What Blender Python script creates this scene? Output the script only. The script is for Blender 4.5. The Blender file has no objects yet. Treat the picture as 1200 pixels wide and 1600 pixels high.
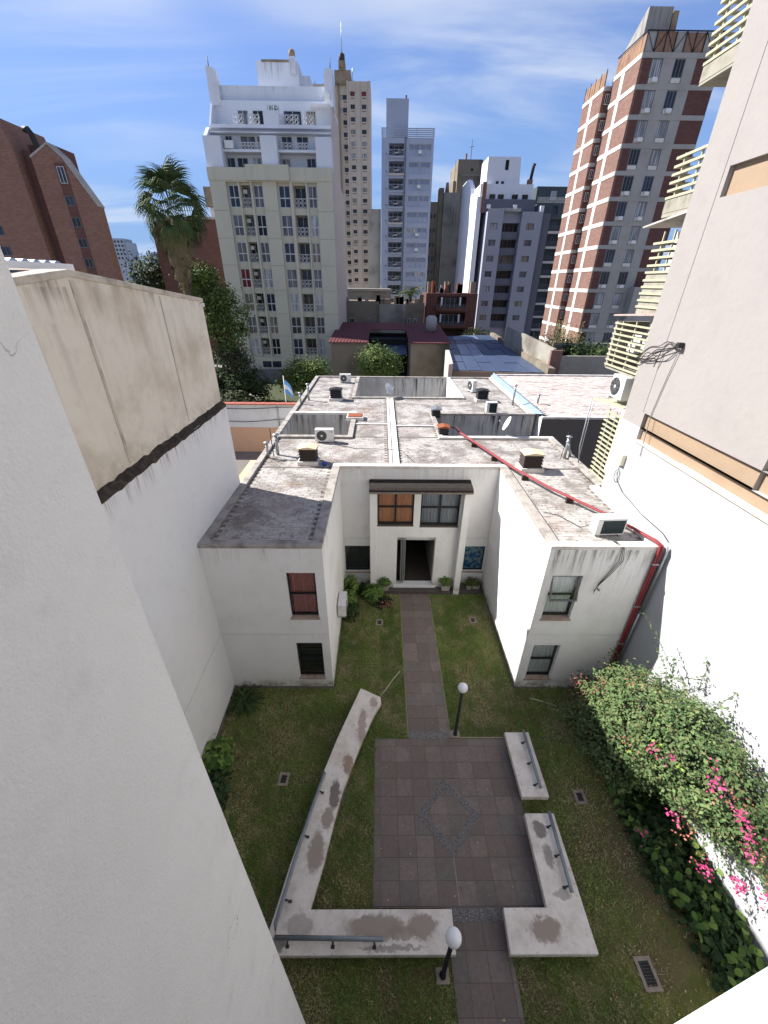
import bpy, bmesh, math, random
import numpy as np
from mathutils import Vector, Matrix
R = math.radians
random.seed(7); RNG = np.random.default_rng(7)
scn = bpy.context.scene
COL = scn.collection

# ------------------------------------------------------------------ camera, sky, sun, exposure
cam_d = bpy.data.cameras.new('camera'); cam = bpy.data.objects.new('camera', cam_d); COL.objects.link(cam)
cam_d.sensor_fit = 'HORIZONTAL'; cam_d.sensor_width = 36.0
cam_d.lens = 36.0*621.64/1200.0
cam_d.clip_start = 0.05; cam_d.clip_end = 6000
PITCH, ROLL, YAW, CAMH = R(29.868), R(-0.595), R(0.587), 12.5
fwd = Vector((math.sin(YAW)*math.cos(PITCH), math.cos(YAW)*math.cos(PITCH), -math.sin(PITCH)))
r0 = Vector((math.cos(YAW), -math.sin(YAW), 0)); d0 = fwd.cross(r0)
rt = math.cos(ROLL)*r0 + math.sin(ROLL)*d0; dn = -math.sin(ROLL)*r0 + math.cos(ROLL)*d0
cam.matrix_world = Matrix(((rt.x, -dn.x, -fwd.x, 0), (rt.y, -dn.y, -fwd.y, 0), (rt.z, -dn.z, -fwd.z, CAMH), (0, 0, 0, 1)))
scn.camera = cam

SUN_AZ_VEC = Vector((-3.3, 1.27, 0)).normalized()      # horizontal direction towards the sun
SUN_EL = R(40.5)
sun_dir = (SUN_AZ_VEC*math.cos(SUN_EL) + Vector((0, 0, math.sin(SUN_EL)))).normalized()
world = bpy.data.worlds.new('World'); scn.world = world; world.use_nodes = True
wn, wl = world.node_tree.nodes, world.node_tree.links
wn.clear()
wo = wn.new('ShaderNodeOutputWorld'); bg = wn.new('ShaderNodeBackground')
sky = wn.new('ShaderNodeTexSky'); sky.sky_type = 'NISHITA'; sky.sun_disc = False
sky.sun_elevation = SUN_EL
sky.sun_rotation = math.atan2(SUN_AZ_VEC.x, SUN_AZ_VEC.y)   # measured from +Y towards +X
sky.altitude = 400; sky.air_density = 1.0; sky.dust_density = 0.4; sky.ozone_density = 3.0
bg.inputs['Strength'].default_value = 0.08
# high thin cirrus streaks, laid on a flat layer overhead
geo = wn.new('ShaderNodeTexCoord')
sep = wn.new('ShaderNodeSeparateXYZ'); wl.new(geo.outputs['Generated'], sep.inputs[0])
def wmath(op, a, b=None, clamp=False):
    n = wn.new('ShaderNodeMath'); n.operation = op; n.use_clamp = clamp
    for i, s in enumerate((a, b)):
        if s is None: continue
        if isinstance(s, (int, float)): n.inputs[i].default_value = s
        else: wl.new(s, n.inputs[i])
    return n.outputs[0]
zc = wmath('ADD', wmath('MAXIMUM', sep.outputs['Z'], 0.0), 0.13)
cx = wmath('DIVIDE', sep.outputs['X'], zc); cy = wmath('DIVIDE', sep.outputs['Y'], zc)
comb = wn.new('ShaderNodeCombineXYZ'); wl.new(cx, comb.inputs[0]); wl.new(cy, comb.inputs[1])
mp = wn.new('ShaderNodeMapping'); mp.inputs['Rotation'].default_value = (0, 0, R(24)); mp.inputs['Scale'].default_value = (0.42, 1.5, 1)
mp.inputs['Location'].default_value = (2.3, 0.42, 0)
wl.new(comb.outputs[0], mp.inputs['Vector'])
n1 = wn.new('ShaderNodeTexNoise'); n1.inputs['Scale'].default_value = 1.15; n1.inputs['Detail'].default_value = 9; n1.inputs['Roughness'].default_value = 0.52; n1.inputs['Distortion'].default_value = 0.7
wl.new(mp.outputs[0], n1.inputs['Vector'])
n2 = wn.new('ShaderNodeTexNoise'); n2.inputs['Scale'].default_value = 0.55; n2.inputs['Detail'].default_value = 3
wl.new(comb.outputs[0], n2.inputs['Vector'])
cr = wn.new('ShaderNodeMapRange'); cr.interpolation_type = 'SMOOTHSTEP'
cr.inputs['From Min'].default_value = 0.40; cr.inputs['From Max'].default_value = 0.72
wl.new(n1.outputs['Fac'], cr.inputs['Value'])
cr2 = wn.new('ShaderNodeMapRange'); cr2.interpolation_type = 'SMOOTHSTEP'
cr2.inputs['From Min'].default_value = 0.34; cr2.inputs['From Max'].default_value = 0.56
wl.new(n2.outputs['Fac'], cr2.inputs['Value'])
cf = wmath('MULTIPLY', wmath('MULTIPLY', cr.outputs[0], cr2.outputs[0]), 0.85, True)
mixc = wn.new('ShaderNodeMix'); mixc.data_type = 'RGBA'
def wmix(f, a, b, mode='MIX'):
    n = wn.new('ShaderNodeMix'); n.data_type = 'RGBA'; n.blend_type = mode
    for i, x in ((0, f), (6, a), (7, b)):
        if isinstance(x, (int, float, tuple)): n.inputs[i].default_value = x
        else: wl.new(x, n.inputs[i])
    return n.outputs[2]
tinted = wmix(1.0, sky.outputs[0], (0.80, 0.80, 1.06, 1), 'MULTIPLY')
hz = wn.new('ShaderNodeMapRange'); hz.interpolation_type = 'SMOOTHSTEP'
hz.inputs['From Min'].default_value = 0.55; hz.inputs['From Max'].default_value = -0.02; hz.inputs['To Max'].default_value = 0.96
wl.new(sep.outputs['Z'], hz.inputs['Value'])
skyc = wmix(hz.outputs[0], tinted, (1.45, 2.55, 4.5, 1))
wl.new(cf, mixc.inputs[0]); wl.new(skyc, mixc.inputs[6]); mixc.inputs[7].default_value = (4.2, 4.7, 5.6, 1)
wl.new(mixc.outputs[2], bg.inputs['Color']); wl.new(bg.outputs[0], wo.inputs[0])

sun_d = bpy.data.lights.new('sun', 'SUN'); sun_d.energy = 5.0; sun_d.angle = R(0.5); sun_d.color = (1.0, 0.965, 0.92)
sun = bpy.data.objects.new('sun', sun_d); COL.objects.link(sun)
sun.rotation_euler = sun_dir.to_track_quat('Z', 'Y').to_euler()
scn.view_settings.view_transform = 'Standard'; scn.view_settings.look = 'None'
scn.view_settings.exposure = 1.12; scn.view_settings.gamma = 1.0; scn.view_settings.use_curve_mapping = False
scn.cycles.max_bounces = 6; scn.cycles.diffuse_bounces = 4; scn.cycles.transparent_max_bounces = 6

# ------------------------------------------------------------------ material helpers
def S(r, g, b):
    f = lambda c: (c/255)/12.92 if c/255 <= .04045 else ((c/255+.055)/1.055)**2.4
    return (f(r), f(g), f(b), 1)
class NT:
    def __init__(s, name, rough=.85, metal=0., spec=.3):
        s.m = bpy.data.materials.new(name); s.m.use_nodes = True
        s.t = s.m.node_tree; s.n = s.t.nodes; s.l = s.t.links
        s.b = s.n['Principled BSDF']; s.b.inputs['Roughness'].default_value = rough
        s.b.inputs['Metallic'].default_value = metal; s.b.inputs['Specular IOR Level'].default_value = spec
        g = s.n.new('ShaderNodeNewGeometry'); s.pos = g.outputs['Position']; s.nrm = g.outputs['Normal']
    def vec(s, scale=(1,1,1), loc=(0,0,0), rot=(0,0,0)):
        if s.pos is None: return None
        m = s.n.new('ShaderNodeMapping'); m.inputs['Scale'].default_value = scale; m.inputs['Location'].default_value = loc; m.inputs['Rotation'].default_value = rot
        s.l.new(s.pos, m.inputs['Vector']); return m.outputs[0]
    def noise(s, scale, detail=4, rough=.55, stretch=(1,1,1), loc=(0,0,0), dist=0):
        t = s.n.new('ShaderNodeTexNoise'); t.inputs['Scale'].default_value = scale; t.inputs['Detail'].default_value = detail
        t.inputs['Roughness'].default_value = rough; t.inputs['Distortion'].default_value = dist
        s.l.new(s.vec(stretch, loc), t.inputs['Vector']); return t.outputs['Fac']
    def ramp(s, v, a, b, lo=0., hi=1.):
        t = s.n.new('ShaderNodeMapRange'); t.interpolation_type = 'SMOOTHSTEP'
        t.inputs['From Min'].default_value = a; t.inputs['From Max'].default_value = b
        t.inputs['To Min'].default_value = lo; t.inputs['To Max'].default_value = hi
        s.l.new(v, t.inputs['Value']); return t.outputs[0]
    def mth(s, op, a, b=None):
        t = s.n.new('ShaderNodeMath'); t.operation = op
        for i, x in enumerate((a, b)):
            if x is None: continue
            if isinstance(x, (int, float)): t.inputs[i].default_value = x
            else: s.l.new(x, t.inputs[i])
        return t.outputs[0]
    def mix(s, f, a, b, mode='MIX'):
        t = s.n.new('ShaderNodeMix'); t.data_type = 'RGBA'; t.blend_type = mode
        for i, x in ((0, f), (6, a), (7, b)):
            if isinstance(x, (int, float)): t.inputs[i].default_value = x
            elif isinstance(x, tuple): t.inputs[i].default_value = x if len(x) == 4 else (*x, 1)
            else: s.l.new(x, t.inputs[i])
        return t.outputs[2]
    def sepz(s):
        t = s.n.new('ShaderNodeSeparateXYZ'); s.l.new(s.pos, t.inputs[0]); return t.outputs
    def col(s, c):
        if isinstance(c, tuple): s.b.inputs['Base Color'].default_value = c if len(c) == 4 else (*c, 1)
        else: s.l.new(c, s.b.inputs['Base Color'])
    def bump(s, h, strength=.3, dist=.02):
        t = s.n.new('ShaderNodeBump'); t.inputs['Strength'].default_value = strength; t.inputs['Distance'].default_value = dist
        s.l.new(h, t.inputs['Height']); s.l.new(t.outputs[0], s.b.inputs['Normal'])
    def attr(s, name):
        t = s.n.new('ShaderNodeAttribute'); t.attribute_name = name; return t.outputs['Color']
    def objrand(s):
        t = s.n.new('ShaderNodeObjectInfo'); return t.outputs['Random']

def plain(name, c, rough=.7, metal=0., spec=.3, var=.0, nscale=3., dirt=None, bump=0.):
    k = NT(name, rough, metal, spec)
    col = c
    if var or dirt:
        n = k.noise(nscale, 6, .6)
        d = dirt if dirt else tuple(x*.55 for x in c[:3])+(1,)
        col = k.mix(k.ramp(n, .4, .75, 0, var if var else .5), c, d)
    k.col(col)
    if bump: k.bump(k.noise(60, 3), bump, .01)
    return k.m

def plaster(name, c, blot=None, blotamt=.3, blotscale=.8, tops=(), dirt=S(70,66,62), bottoms=(), bumpv=.25, grain=90, cracks=0., rough=.9, streak=4.0, spots=0.):
    """painted render: broad blotches, rain streaks running down from the given heights, splash dirt above given bases"""
    k = NT(name, rough, 0, .2)
    col = k.mix(k.ramp(k.noise(blotscale, 6, .6), .42, .72, 0, blotamt), c, blot if blot else tuple(x*.8 for x in c[:3])+(1,))
    col = k.mix(k.ramp(k.noise(blotscale*5.3, 5, .65, loc=(3,8,1)), .5, .8, 0, blotamt*.6), col, tuple(x*.72 for x in c[:3])+(1,))
    z = k.sepz()[2]
    for (zt, ln, amt) in tops:
        drip = k.ramp(k.noise(streak, 5, .7, stretch=(1, 1, .06), loc=(zt, 0, 0)), .46, .68)
        thick = k.ramp(k.noise(streak*.35, 3, .6, stretch=(1, 1, .05), loc=(0, zt, 4)), .35, .65, .25, 1)
        h = k.ramp(z, zt-ln, zt, 0, 1)
        above = k.ramp(z, zt, zt+.01, 1, 0)
        f = k.mth('MULTIPLY', k.mth('MULTIPLY', k.mth('MULTIPLY', drip, h), k.mth('MULTIPLY', above, thick)), amt)
        col = k.mix(f, col, dirt)
    for (zb, ln, amt) in bottoms:
        f = k.mth('MULTIPLY', k.mth('MULTIPLY', k.ramp(z, zb, zb+ln, 1, 0), k.ramp(k.noise(3, 6, .7), .35, .65)), amt)
        col = k.mix(f, col, S(110,92,74))
    if spots:
        f = k.ramp(k.noise(2.2, 8, .75, loc=(9,2,5)), .66, .72, 0, spots)
        col = k.mix(f, col, dirt)
    if cracks:
        v = k.n.new('ShaderNodeTexVoronoi'); v.feature = 'DISTANCE_TO_EDGE'; v.inputs['Scale'].default_value = .55
        w = k.n.new('ShaderNodeTexNoise'); w.inputs['Scale'].default_value = 2.5; w.inputs['Detail'].default_value = 6
        k.l.new(k.vec(), w.inputs['Vector'])
        vm = k.n.new('ShaderNodeVectorMath'); vm.operation = 'MULTIPLY_ADD'; vm.inputs[1].default_value = (.7,.7,.7)
        k.l.new(w.outputs['Color'], vm.inputs[0]); k.l.new(k.pos, vm.inputs[2]); k.l.new(vm.outputs[0], v.inputs['Vector'])
        f = k.mth('MULTIPLY', k.ramp(v.outputs['Distance'], 0, .0022, 1, 0), k.ramp(k.noise(.7, 2, .5, loc=(5,5,5)), .52, .6))
        col = k.mix(k.mth('MULTIPLY', f, cracks), col, S(120,118,112))
    k.col(col)
    k.bump(k.mth('ADD', k.noise(grain, 4, .6), k.mth('MULTIPLY', k.noise(6, 4, .5), 1.5)), bumpv, .012)
    return k.m

def glass(name, tint=(.9,.95,.95,1), refl=.12, through=.8):
    """pane of glass: mostly see-through with a sharp reflection"""
    k = NT(name, .05); out = k.n['Material Output']
    tr = k.n.new('ShaderNodeBsdfTransparent'); tr.inputs[0].default_value = tint
    gl = k.n.new('ShaderNodeBsdfGlossy'); gl.inputs['Roughness'].default_value = .03
    fr = k.n.new('ShaderNodeFresnel'); fr.inputs[0].default_value = 1.5
    mx = k.n.new('ShaderNodeMixShader'); f = k.mth('ADD', fr.outputs[0], refl*.4)
    k.l.new(f, mx.inputs[0]); k.l.new(tr.outputs[0], mx.inputs[1]); k.l.new(gl.outputs[0], mx.inputs[2]); k.l.new(mx.outputs[0], out.inputs[0])
    return k.m

def leafmat(name, a, b, c=None, rough=.55, trans=True):
    """leaf colours picked per leaf from the 'tone' attribute"""
    k = NT(name, .75, 0, .15)
    t = k.attr('tone'); sp = k.n.new('ShaderNodeSeparateColor'); k.l.new(t, sp.inputs[0])
    col = k.mix(sp.outputs[0], a, b)
    if c: col = k.mix(sp.outputs[1], col, c)
    k.col(col)
    return k.m

def brickmat(name, c1, c2, mortar, w=.24, h=.065, bumpv=.3, axis='xz', var=.3, scale=1.0):
    k = NT(name, .9, 0, .15)
    o = k.sepz(); cb = k.n.new('ShaderNodeCombineXYZ')
    u = o[0] if axis == 'xz' else (o[1] if axis == 'yz' else k.mth('ADD', o[0], o[1]))
    k.l.new(u, cb.inputs[0]); k.l.new(o[2], cb.inputs[1])
    t = k.n.new('ShaderNodeTexBrick'); t.inputs['Scale'].default_value = scale; t.inputs['Brick Width'].default_value = w; t.inputs['Row Height'].default_value = h
    t.inputs['Mortar Size'].default_value = .008; t.inputs['Color1'].default_value = c1; t.inputs['Color2'].default_value = c2; t.inputs['Mortar'].default_value = mortar
    k.l.new(cb.outputs[0], t.inputs['Vector'])
    col = k.mix(k.ramp(k.noise(.5, 6, .7), .4, .7, 0, var), t.outputs['Color'], tuple(x*.6 for x in c1[:3])+(1,))
    k.col(col); k.bump(t.outputs['Fac'], -bumpv, .01)
    return k.m

# ------------------------------------------------------------------ object helpers
WL = {}
def wloc(o):
    p = Vector((0,0,0))
    while o is not None: p = p + o.location; o = o.parent
    return p
def tag(o, label=None, cat=None, group=None, kind=None):
    if label: o['label'] = label
    if cat: o['category'] = cat
    if group: o['group'] = group
    if kind: o['kind'] = kind
    return o
def thing(name, loc, label, cat, group=None):
    o = bpy.data.objects.new(name, None); COL.objects.link(o); o.location = loc; o.empty_display_size = .2
    return tag(o, label, cat, group)
def inst(name, mesh, parent, loc, rot=(0,0,0), scale=(1,1,1)):
    o = bpy.data.objects.new(name, mesh); COL.objects.link(o)
    if parent is not None: o.parent = parent; o.location = Vector(loc)-wloc(parent)
    else: o.location = loc
    o.rotation_euler = rot; o.scale = scale
    return o
class MB:
    def __init__(s): s.v = []; s.f = []; s.mi = []; s.k = 0; s.sm = []
    def mat(s, k): s.k = k; return s
    def add(s, vs, fs, smooth=False):
        b = len(s.v); s.v += [tuple(v) for v in vs]
        for f in fs: s.f.append(tuple(i+b for i in f)); s.mi.append(s.k); s.sm.append(smooth)
        return s
    def box(s, x0, x1, y0, y1, z0, z1):
        if x0 > x1: x0, x1 = x1, x0
        if y0 > y1: y0, y1 = y1, y0
        v = [(x0,y0,z0),(x1,y0,z0),(x1,y1,z0),(x0,y1,z0),(x0,y0,z1),(x1,y0,z1),(x1,y1,z1),(x0,y1,z1)]
        return s.add(v, [(0,3,2,1),(4,5,6,7),(0,1,5,4),(1,2,6,5),(2,3,7,6),(3,0,4,7)])
    def quad(s, *p): return s.add(p, [tuple(range(len(p)))])
    def prism(s, pts, z0, z1):
        n = len(pts)
        a = sum(pts[i][0]*pts[(i+1)%n][1]-pts[(i+1)%n][0]*pts[i][1] for i in range(n))
        if a < 0: pts = pts[::-1]
        v = [(x,y,z0) for x,y in pts]+[(x,y,z1) for x,y in pts]
        return s.add(v, [tuple(range(n))[::-1], tuple(range(n,2*n))]+[(i,(i+1)%n,(i+1)%n+n,i+n) for i in range(n)])
    def prismx(s, pts, x0, x1):    # outline in (y,z), extruded along x
        n = len(pts)
        v = [(x0,y,z) for y,z in pts]+[(x1,y,z) for y,z in pts]
        return s.add(v, [tuple(range(n))[::-1], tuple(range(n,2*n))]+[(i,(i+1)%n,(i+1)%n+n,i+n) for i in range(n)])
    def prismy(s, pts, y0, y1):    # outline in (x,z)
        n = len(pts)
        v = [(x,y0,z) for x,z in pts]+[(x,y1,z) for x,z in pts]
        return s.add(v, [tuple(range(n)), tuple(range(n,2*n))[::-1]]+[(i,i+n,(i+1)%n+n,(i+1)%n) for i in range(n)])
    def tube(s, pts, r, n=8, caps=True, smooth=True):
        pts = [Vector(p) for p in pts]; rs = r if isinstance(r, (list, tuple)) else [r]*len(pts)
        vs = []; up = Vector((0,0,1)); pu = None
        for i, p in enumerate(pts):
            t = (pts[min(i+1,len(pts)-1)]-pts[max(i-1,0)]).normalized()
            u = pu if pu is not None else (up.cross(t) if abs(t.z) < .95 else Vector((1,0,0)).cross(t))
            u = (u - t*u.dot(t)).normalized(); pu = u; w = t.cross(u)
            for j in range(n):
                a = 2*math.pi*j/n; vs.append(p+(u*math.cos(a)+w*math.sin(a))*rs[i])
        fs = [(i*n+j, i*n+(j+1)%n, (i+1)*n+(j+1)%n, (i+1)*n+j) for i in range(len(pts)-1) for j in range(n)]
        s.add(vs, fs, smooth)
        if caps:
            b = len(s.v)-len(vs); m = len(pts)
            s.f += [tuple(b+j for j in range(n))[::-1], tuple(b+(m-1)*n+j for j in range(n))]; s.mi += [s.k]*2; s.sm += [False]*2
        return s
    def ball(s, c, rx, ry, rz, nu=16, nv=10):
        vs = []; c = Vector(c)
        for i in range(nv+1):
            th = math.pi*i/nv
            for j in range(nu):
                a = 2*math.pi*j/nu; vs.append(c+Vector((rx*math.sin(th)*math.cos(a), ry*math.sin(th)*math.sin(a), rz*math.cos(th))))
        fs = [(i*nu+j, (i+1)*nu+j, (i+1)*nu+(j+1)%nu, i*nu+(j+1)%nu) for i in range(nv) for j in range(nu)]
        return s.add(vs, fs, True)
    def mesh(s, name, mats, org):
        me = bpy.data.meshes.new(name)
        me.from_pydata([(v[0]-org[0], v[1]-org[1], v[2]-org[2]) for v in s.v], [], s.f)
        for m in (mats if isinstance(mats, (list, tuple)) else [mats]): me.materials.append(m)
        me.polygons.foreach_set('material_index', s.mi); me.polygons.foreach_set('use_smooth', s.sm)
        me.update(); return me
    def org(s):
        a = np.array(s.v); return Vector(((a[:,0].min()+a[:,0].max())/2, (a[:,1].min()+a[:,1].max())/2, a[:,2].min()))
    def build(s, name, mats, parent=None, bevel=0, label=None):
        org = s.org()
        o = inst(name, s.mesh(name, mats, org), parent, org)
        if bevel:
            b = o.modifiers.new('bevel', 'BEVEL'); b.width = bevel; b.segments = 2; b.limit_method = 'ANGLE'
        if label: o['label'] = label
        return o
    def holes(s, face, u0, u1, z0, z1, d, holes=(), groove=None):
        """wall sheet with real openings. face: 'S' looks to -y, 'N' +y, 'W' -x, 'E' +x; d = plane coordinate.
        holes: (u0,u1,z0,z1,depth,back)"""
        def P(u, z, k):
            return {'S':(u,d+k,z), 'N':(u,d-k,z), 'W':(d+k,u,z), 'E':(d-k,u,z)}[face]
        flip = face in ('N', 'W')
        def q(a, b, c, e): s.quad(*((a,b,c,e) if not flip else (e,c,b,a)))
        us = sorted({u0,u1,*[h[0] for h in holes],*[h[1] for h in holes]}); zs = sorted({z0,z1,*[h[2] for h in holes],*[h[3] for h in holes]})
        us = [u for u in us if u0-1e-6 <= u <= u1+1e-6]; zs = [z for z in zs if z0-1e-6 <= z <= z1+1e-6]
        for i in range(len(us)-1):
            for j in range(len(zs)-1):
                cu, cz = (us[i]+us[i+1])/2, (zs[j]+zs[j+1])/2
                if any(h[0] < cu < h[1] and h[2] < cz < h[3] for h in holes): continue
                q(P(us[i],zs[j],0), P(us[i+1],zs[j],0), P(us[i+1],zs[j+1],0), P(us[i],zs[j+1],0))
        for h in holes:
            a, b, c, e, k, back = h
            q(P(a,c,0), P(a,c,k), P(a,e,k), P(a,e,0)) if False else None
            q(P(a,c,k), P(a,c,0), P(a,e,0), P(a,e,k)) if False else None
            s.quad(*[P(a,c,0),P(a,e,0),P(a,e,k),P(a,c,k)]); s.quad(*[P(b,c,0),P(b,c,k),P(b,e,k),P(b,e,0)])
            s.quad(*[P(a,c,0),P(a,c,k),P(b,c,k),P(b,c,0)]); s.quad(*[P(a,e,0),P(b,e,0),P(b,e,k),P(a,e,k)])
            if back: q(P(a,c,k), P(b,c,k), P(b,e,k), P(a,e,k))
        return s

def leaves(name, mat, parent, centres, normals, size, asp=.6, jit=.25, tone=None, ref=None, fold=0.):
    """many leaf-sized quads as one mesh (numpy)"""
    n = len(centres); c = np.asarray(centres, float); nn = np.asarray(normals, float)
    nn = nn+RNG.normal(0, .45, (n,3)); nn /= np.linalg.norm(nn, axis=1, keepdims=True)
    t = RNG.normal(0, 1, (n,3)); t -= nn*(t*nn).sum(1, keepdims=True); t /= np.linalg.norm(t, axis=1, keepdims=True)
    b = np.cross(nn, t); L = size*(1+RNG.normal(0, jit, (n,1))).clip(.4, 2); W = L*asp
    v = np.empty((n,4,3)); v[:,0] = c-t*L*.5; v[:,1] = c+b*W*.5; v[:,2] = c+t*L*.5-nn*L*fold; v[:,3] = c-b*W*.5
    org = Vector((float(c[:,0].mean()), float(c[:,1].mean()), float(c[:,2].min())))
    me = bpy.data.meshes.new(name); me.vertices.add(4*n); me.vertices.foreach_set('co', (v-np.array(org)).ravel())
    me.loops.add(4*n); me.loops.foreach_set('vertex_index', np.arange(4*n)); me.polygons.add(n)
    me.polygons.foreach_set('loop_start', np.arange(0,4*n,4)); me.update(calc_edges=True); me.shade_flat()
    me.materials.append(mat)
    at = me.color_attributes.new('tone', 'FLOAT_COLOR', 'POINT')
    tn = np.zeros((n,4)); tn[:,0] = RNG.random(n) if tone is None else tone[0]; tn[:,1] = 0 if tone is None else tone[1]; tn[:,3] = 1
    at.data.foreach_set('color', np.repeat(tn, 4, axis=0).ravel())
    o = inst(name, me, parent, org); return o
def blob_points(ells, n, clump=.18, per=40, shell=.75, zmin=None):
    """clumped points through the outer volume of some ellipsoids: (cx,cy,cz,rx,ry,rz)"""
    vol = np.array([e[3]*e[4]*e[5] for e in ells])**.8; k = RNG.choice(len(ells), size=max(1, n//per), p=vol/vol.sum())
    E = np.array(ells)[k]; d = RNG.normal(0,1,(len(k),3)); d /= np.linalg.norm(d, axis=1, keepdims=True)
    rr = shell+(1-shell)*RNG.random((len(k),1))**.5; rr *= 1+RNG.normal(0,.09,(len(k),1))
    cc = E[:,:3]+d*rr*E[:,3:]
    i = RNG.integers(0, len(cc), n); p = cc[i]+RNG.normal(0,1,(n,3))*clump*np.array([1,1,.7])
    nr = d[i]*.8+np.array([0,0,.6])
    tone = np.clip(.45+.25*RNG.normal(0,1,len(cc))[i]+.2*RNG.normal(0,1,n), 0, 1)
    if zmin is not None:
        m = p[:,2] > zmin; p, nr, tone = p[m], nr[m], tone[m]
    return p, nr, tone

# ------------------------------------------------------------------ near materials
WHITE = (.78,.765,.73,1); DIRT = S(62,58,54)
m_house = plaster('house_plaster', WHITE, S(196,190,180), .28, .7, tops=[(6.16,1.0,.38),(2.69,.6,.12),(3.36,.6,.15)], bottoms=[(.08,.55,.9)], dirt=S(96,90,82), bumpv=.3, streak=7)
m_house_drip = plaster('house_plaster_dripping', WHITE, S(196,190,180), .3, .7, tops=[(6.16,1.6,1.0),(6.16,1.0,1.0),(6.2,4.5,.22)], bottoms=[(.08,.6,1.)], dirt=S(84,78,72), bumpv=.3, streak=11)
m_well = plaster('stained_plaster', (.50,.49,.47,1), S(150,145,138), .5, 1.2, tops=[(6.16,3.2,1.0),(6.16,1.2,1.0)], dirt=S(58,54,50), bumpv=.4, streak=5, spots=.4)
m_wall_lo = plaster('neighbour_white_plaster', (.75,.745,.725,1), (.69,.685,.665,1), .5, .5, tops=[(9.0,.6,1.0)], bottoms=[(.1,.3,.4)], dirt=S(74,68,62), bumpv=.35, streak=9, cracks=.0)
m_wall_up = plaster('weathered_cream_plaster', S(222,213,196), S(186,170,148), .8, .6, tops=[(12.4,.7,.9),(11.9,2.4,.25),(12.5,.35,.9)], bottoms=[(9.0,.9,.35)], dirt=S(88,78,68), bumpv=.4, streak=3.2, spots=.25)
m_own = plaster('pale_rough_plaster', (.79,.785,.76,1), (.71,.705,.675,1), .6, .55, dirt=S(110,108,100), bumpv=.7, grain=75, cracks=.8, spots=.14)
m_rw_lo = plaster('bright_white_plaster', (.48,.49,.50,1), (.34,.35,.36,1), .7, .45, tops=[(8.4,3.5,.30),(8.0,6,.15)], dirt=S(140,136,130), bumpv=.35, grain=120)
m_rw_up = plaster('pinkish_grey_plaster', (.31,.285,.265,1), (.28,.258,.242,1), .5, .6, dirt=S(140,132,126), bumpv=.5, grain=120, spots=.12)
m_orange = plaster('peach_plaster', S(152,132,110), S(140,120,100), .4, 1.2, dirt=S(120,90,70), bumpv=.2)
m_groove = plain('groove_shadow_paint', S(120,92,82), .9)
m_coping = plaster('mouldy_cement', S(162,156,148), S(104,98,92), .8, 2.4, dirt=S(48,44,40), bumpv=.5, spots=.7)
m_coping_light = plaster('limewashed_cement', S(216,210,202), S(150,144,136), .6, 2.0, dirt=S(70,64,60), bumpv=.4, spots=.5)
m_black_ledge = plaster('black_mould', S(56,50,44), S(96,86,76), .6, 5, dirt=S(30,28,26), bumpv=.6)
m_deck = plaster('roof_screed', S(112,105,99), S(84,78,73), .7, 2, bumpv=.4)
m_alu = plain('dark_aluminium', (.03,.03,.032,1), .45, .3, .4)
m_alu_light = plain('pale_aluminium', (.55,.56,.57,1), .4, .6)
m_glass = glass('window_glass')
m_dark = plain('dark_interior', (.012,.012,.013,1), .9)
m_sill = plaster('worn_sill_tile', S(168,150,136), S(120,90,72), .6, 5, bumpv=.3)
m_white_paint = plain('white_enamel', (.78,.78,.76,1), .45, 0, .4, .12, 6)
m_ac = plain('ac_casing_white', (.70,.70,.67,1), .45, 0, .4, .35, 5, S(140,132,118))
m_black = plain('black_plastic', (.02,.02,.022,1), .55)
m_coil = plain('condenser_coil', (.03,.045,.05,1), .5, .4)
m_galv = plain('galvanised_steel', (.36,.38,.39,1), .45, .7, .4, .5, 8)
m_red = plain('red_painted_pipe', S(134,46,50), .6, 0, .4, .35, 4, S(110,52,48))
m_rust = plain('rusty_sheet', S(146,84,58), .85, 0, .2, .6, 9, S(90,52,40), .3)
m_brown = plain('dark_brown_louvre', S(58,46,42), .7, 0, .3, .4, 6)
m_tan = plain('tan_sheet', S(206,190,158), .8, 0, .3, .35, 5, S(150,122,90))
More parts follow.
